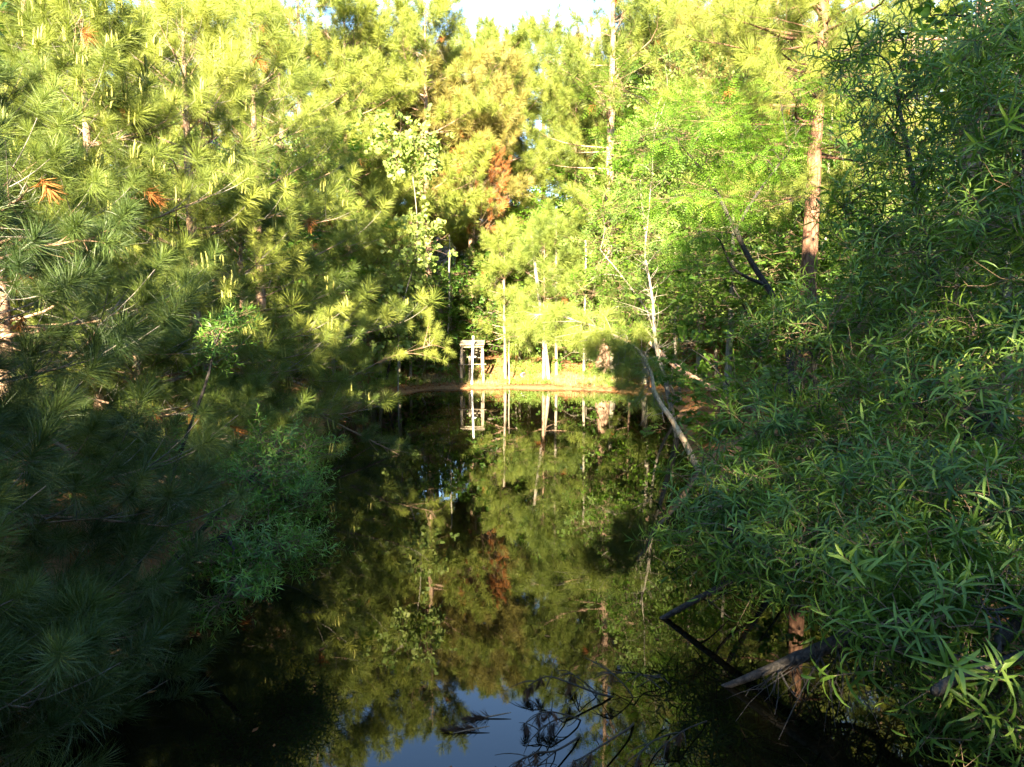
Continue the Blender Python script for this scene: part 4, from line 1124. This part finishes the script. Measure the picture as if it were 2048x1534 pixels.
def stand():
    Y = 36.2
    def X(px): return (px - 1024) / FPX * Y
    x0, x1 = X(921), X(967)
    zb = gz((x0 + x1) / 2, Y)
    b = np.array(((x0 + x1) / 2, Y, zb))
    t = thing('wooden_stand', 'weathered open lumber stand on the sunny far bank at the water edge', 'stand', b)
    hw = (x1 - x0) / 2; H = at(945, 693, Y)[2] - zb; zr = at(945, 729, Y)[2] - zb
    dp = 0.85
    for sx in (-1, 1):
        beam(t, 'post', (sx * hw, 0, -.3), (sx * (hw - .06), .0, H), .13, .10, M_wood)
        beam(t, 'post', (sx * (hw - .10), dp, -.1), (sx * (hw - .14), dp, H + .1), .10, .09, M_wood)
    beam(t, 'top_beam', (-hw - .02, -.075, H - .03), (hw + .02, -.075, H - .01), .05, .16, M_wood).rotation_euler = (0, 0, 0)
    beam(t, 'cross_rail', (-hw - .10, -.078, zr), (hw + .14, -.078, zr + .02), .05, .14, M_wood)
    ac = Acc()
    for i in range(4):
        box(ac, (0, .08 + i * .235, H + .10 + i * .055), (hw * 2 + .08, .22, .035), [[1, 0, 0], [0, .974, -.225], [0, .225, .974]])
    ac.build('deck', [M_wood], t)
    beam(t, 'brace', (-hw + .12, .06, .0), (-hw + .02, .06, zr), .05, .04, M_wood)
    beam(t, 'back_rail', (-hw + .1, dp - .07, zr + .35), (hw - .1, dp - .07, zr + .30), .04, .10, M_wood)
    # white pipe leaning against the front
    p0 = at(943.5, 768, Y - .30); p0[2] = gz(p0[0], p0[1]) - .1; p1 = at(946.5, 672, Y - .22)
    q = thing('pipe', 'tall white plastic pipe leaning upright against the front of the stand', 'pipe', p0)
    ac = Acc(); ac.tubes([p0 * 0, (p1 - p0) * .5, p1 - p0], [.052, .052, .052], 14); ac.tubes([(p1 - p0) * .999, (p1 - p0) * 1.0001], [.052, .001], 14)
    ac.build('tube', [M_pvc], q, smooth=False)
    c = p0 + (p1 - p0) * .585; ac = Acc(); ac.tubes([c - p0 + (.03, 0, 0), c - p0 + (.17, 0, .005)], [.034, .034], 10); ac.tubes([c - p0 + (.169, 0, .005), c - p0 + (.171, 0, .005)], [.034, .001], 10)
    ac.build('side_outlet', [M_pvc], q)
    p2 = at(939, 752, Y + .25); p2[2] = gz(p2[0], p2[1]) - .1; p3 = at(939, 712, Y + .25)
    q2 = thing('plank', 'short pale board standing behind the white pipe inside the stand', 'board', p2)
    beam(q2, 'board', (0, 0, 0), p3 - p2, .10, .05, M_wood)
    # thin poles on the bank right of the stand
    for lab, px, y0, y1, Yp, w, tilt in [('slim pale trunk just right of the stand, the thicker of the close pair', 1011, 752, 560, 37.6, .06, -.1), ('thin pale pole nearer the water, slimmer of the close pair', 1018, 762, 676, 36.4, .04, .0),
                                   ('pale leaning young trunk at the right end of the sunlit bank', 1098, 752, 470, 37.0, .10, -.9), ('slim pale young trunk beside the leaning one', 1112, 750, 430, 37.4, .07, .0),
                                   ('thin dark young trunk right of the leaning pale one', 1168, 748, 480, 37.2, .07, .1), ('thin grey stem in the dark hollow left of the stand', 896, 700, 470, 38.0, .05, .1)]:
        a = at(px, y0, Yp); a[2] = gz(a[0], a[1]); e = at(px, y1, Yp) + (tilt, 0, 0)
        pt = thing('bare_trunk', lab, 'trunk', a)
        S = np.linspace(0, 1, 9)[:, None] * (e - a) + np.random.default_rng(px).normal(0, .012, (9, 3)); S[0, 2] -= .2
        ac = Acc(); ac.tubes(S, np.linspace(w * 1.1, w * .75, 9), 9); ac.build('stem', [M_bark_grey], pt, smooth=True)
    # small white bucket lying on the slope
    a = at(1046, 713, 37.8); a[2] = gz(a[0], a[1]) + .12
    bk = thing('bucket', 'small white bucket lying on the pine straw slope', 'bucket', a)
    ax = norm(np.array([.35, -.9, .15])); ac = Acc()
    ac.tubes([ax * -.12, ax * .0, ax * .12, ax * .121, ax * .118, ax * -.10], [.105, .118, .13, .135, .12, .095], 18); ac.tubes([ax * -.121, ax * -.119], [.001, .105], 18)
    ac.build('body', [M_pvc], bk)
    ac = Acc(); ac.tubes([ax * .122, ax * .124], [.001, .12], 18); ac.tubes([ax * .05 + (.13, 0, 0), ax * .05 + (.10, -.1, -.10), ax * .05 + (-.13, 0, 0)], [.004] * 3, 5); ac.build('handle_dark_mouth', [M_bark_dark], bk)  # wire handle, plus a dark disc painted in for the shaded inside
stand()

# ------------------------------------------------------------------ ground cover
def ground_cover():
    r = np.random.default_rng(80)
    def scatter(n, xr, yr, cond):
        x = r.uniform(*xr, n); y = r.uniform(*yr, n); sd = pond_sd(x, y); k = cond(x, y, sd)
        x, y = x[k], y[k]; return np.stack([x, y, G(x, y)], 1)
    ac = Acc()
    p = scatter(11000, (-9, 9), (33, 43), lambda x, y, sd: (sd > .55) & (np.sin(x * 1.7) + np.sin(y * 2.3 + x) + r.normal(0, .7, len(x)) > .1))
    ac.place(T_SMALL, p + (0, 0, .05), np.stack([r.normal(0, .5, len(p)), r.normal(0, .5, len(p)) - .2, np.full(len(p), .8)], 1), r.uniform(.5, 1.0, len(p)), 0, rng=r)
    p = scatter(2600, (4, 11), (10, 34), lambda x, y, sd: (sd > .9) & (np.sin(x * 1.9) + np.sin(y * 1.3 + x) + r.normal(0, .7, len(x)) > .0))
    ac.place(T_OVAL, p + (0, 0, .08), np.stack([r.normal(0, .5, len(p)), r.normal(0, .5, len(p)), np.full(len(p), .8)], 1), r.uniform(.7, 1.3, len(p)), 0, rng=r)
    p = scatter(2600, (-14, -4), (4, 36), lambda x, y, sd: (sd > .9) & (np.sin(x * 1.9) + np.sin(y * 1.3 + x) + r.normal(0, .7, len(x)) > .5))
    ac.place(T_OVAL, p + (0, 0, .08), np.stack([r.normal(0, .5, len(p)), r.normal(0, .5, len(p)), np.full(len(p), .8)], 1), r.uniform(.7, 1.3, len(p)), 0, rng=r)
    o = ac.build('undergrowth', [M_lime]); o['kind'] = 'stuff'; o['label'] = 'low leafy plants and seedlings on the pond banks'; o['category'] = 'undergrowth'
    ac = Acc()
    n = 60000
    x = r.uniform(-12, 12, n); y = r.uniform(4, 44, n); sd = pond_sd(x, y); k = (sd > .12) & (sd < 7); x, y = x[k], y[k]; n = len(x)
    c = np.stack([x, y, G(x, y) + r.uniform(.005, .05, n)], 1)
    a = r.uniform(0, 2 * math.pi, n); L = r.uniform(.08, .18, n)
    d = np.stack([np.cos(a) * L, np.sin(a) * L, r.normal(.0, .04, n)], 1); s = np.stack([-np.sin(a), np.cos(a), r.normal(0, .4, n)], 1) * r.uniform(.006, .02, n)[:, None]
    V = np.stack([c - d, c + s, c + d, c - s], 1).reshape(-1, 3); b = np.arange(n) * 4
    ac.add(V, np.concatenate([np.stack([b, b + 1, b + 2], 1), np.stack([b, b + 2, b + 3], 1)]), 0, np.repeat(r.normal(.45, .25, n), 4))
    o = ac.build('pine_straw', [M_dead]); o['kind'] = 'stuff'; o['label'] = 'fallen pine straw and dead leaves on the banks'; o['category'] = 'leaf litter'
    ac = Acc()
    p = scatter(30000, (-5.2, 5.4), (34.2, 38.6), lambda x, y, sd: (sd > .75 + .3 * np.sin(x * 1.3)) & (sd < 2.3) & (np.sin(x * 2.1 + y) + r.normal(0, .8, len(x)) > -.2))
    n = len(p); a = r.uniform(0, 2 * math.pi, n); h = r.uniform(.05, .26, n)
    tip = p + np.stack([np.cos(a) * h * .6, np.sin(a) * h * .6, h], 1); s = np.stack([-np.sin(a), np.cos(a), np.zeros(n)], 1) * .008
    V = np.stack([p - s, p + s, tip], 1).reshape(-1, 3); b = np.arange(n) * 3
    ac.add(V, np.stack([b, b + 1, b + 2], 1), 0, np.repeat(r.normal(.6, .2, n), 3))
    o = ac.build('grass', [M_straw]); o['kind'] = 'stuff'; o['label'] = 'short pale dry grass along the sunlit far bank'; o['category'] = 'grass'
ground_cover()

def floating_bits():
    r = np.random.default_rng(81)
    n = 2600
    x = r.uniform(-6, 7, n); y = r.uniform(2, 35, n); sd = pond_sd(x, y)
    k = (sd < -.05) & (r.random(n) < np.clip(.10 + np.exp(sd / .8), 0, 1)); x, y = x[k], y[k]; n = len(x)
    a = r.uniform(0, 2 * math.pi, n); L = r.uniform(.006, .05, n); w = np.where(r.random(n) < .5, L * .5, .003)
    c = np.stack([x, y, np.full(n, .004)], 1)
    d = np.stack([np.cos(a) * L, np.sin(a) * L, 0 * a], 1); q = np.stack([-np.sin(a) * w, np.cos(a) * w, 0 * a], 1)
    V = np.stack([c - d, c + q, c + d, c - q], 1).reshape(-1, 3); b = np.arange(n) * 4
    ac = Acc(); ac.add(V, np.concatenate([np.stack([b, b + 1, b + 2], 1), np.stack([b, b + 2, b + 3], 1)]), 0, np.repeat(r.normal(.5, .3, n), 4))
    o = ac.build('floating_litter', [M_dead]); o['kind'] = 'stuff'; o['label'] = 'specks of leaf litter floating on the pond'; o['category'] = 'leaf litter'
floating_bits()
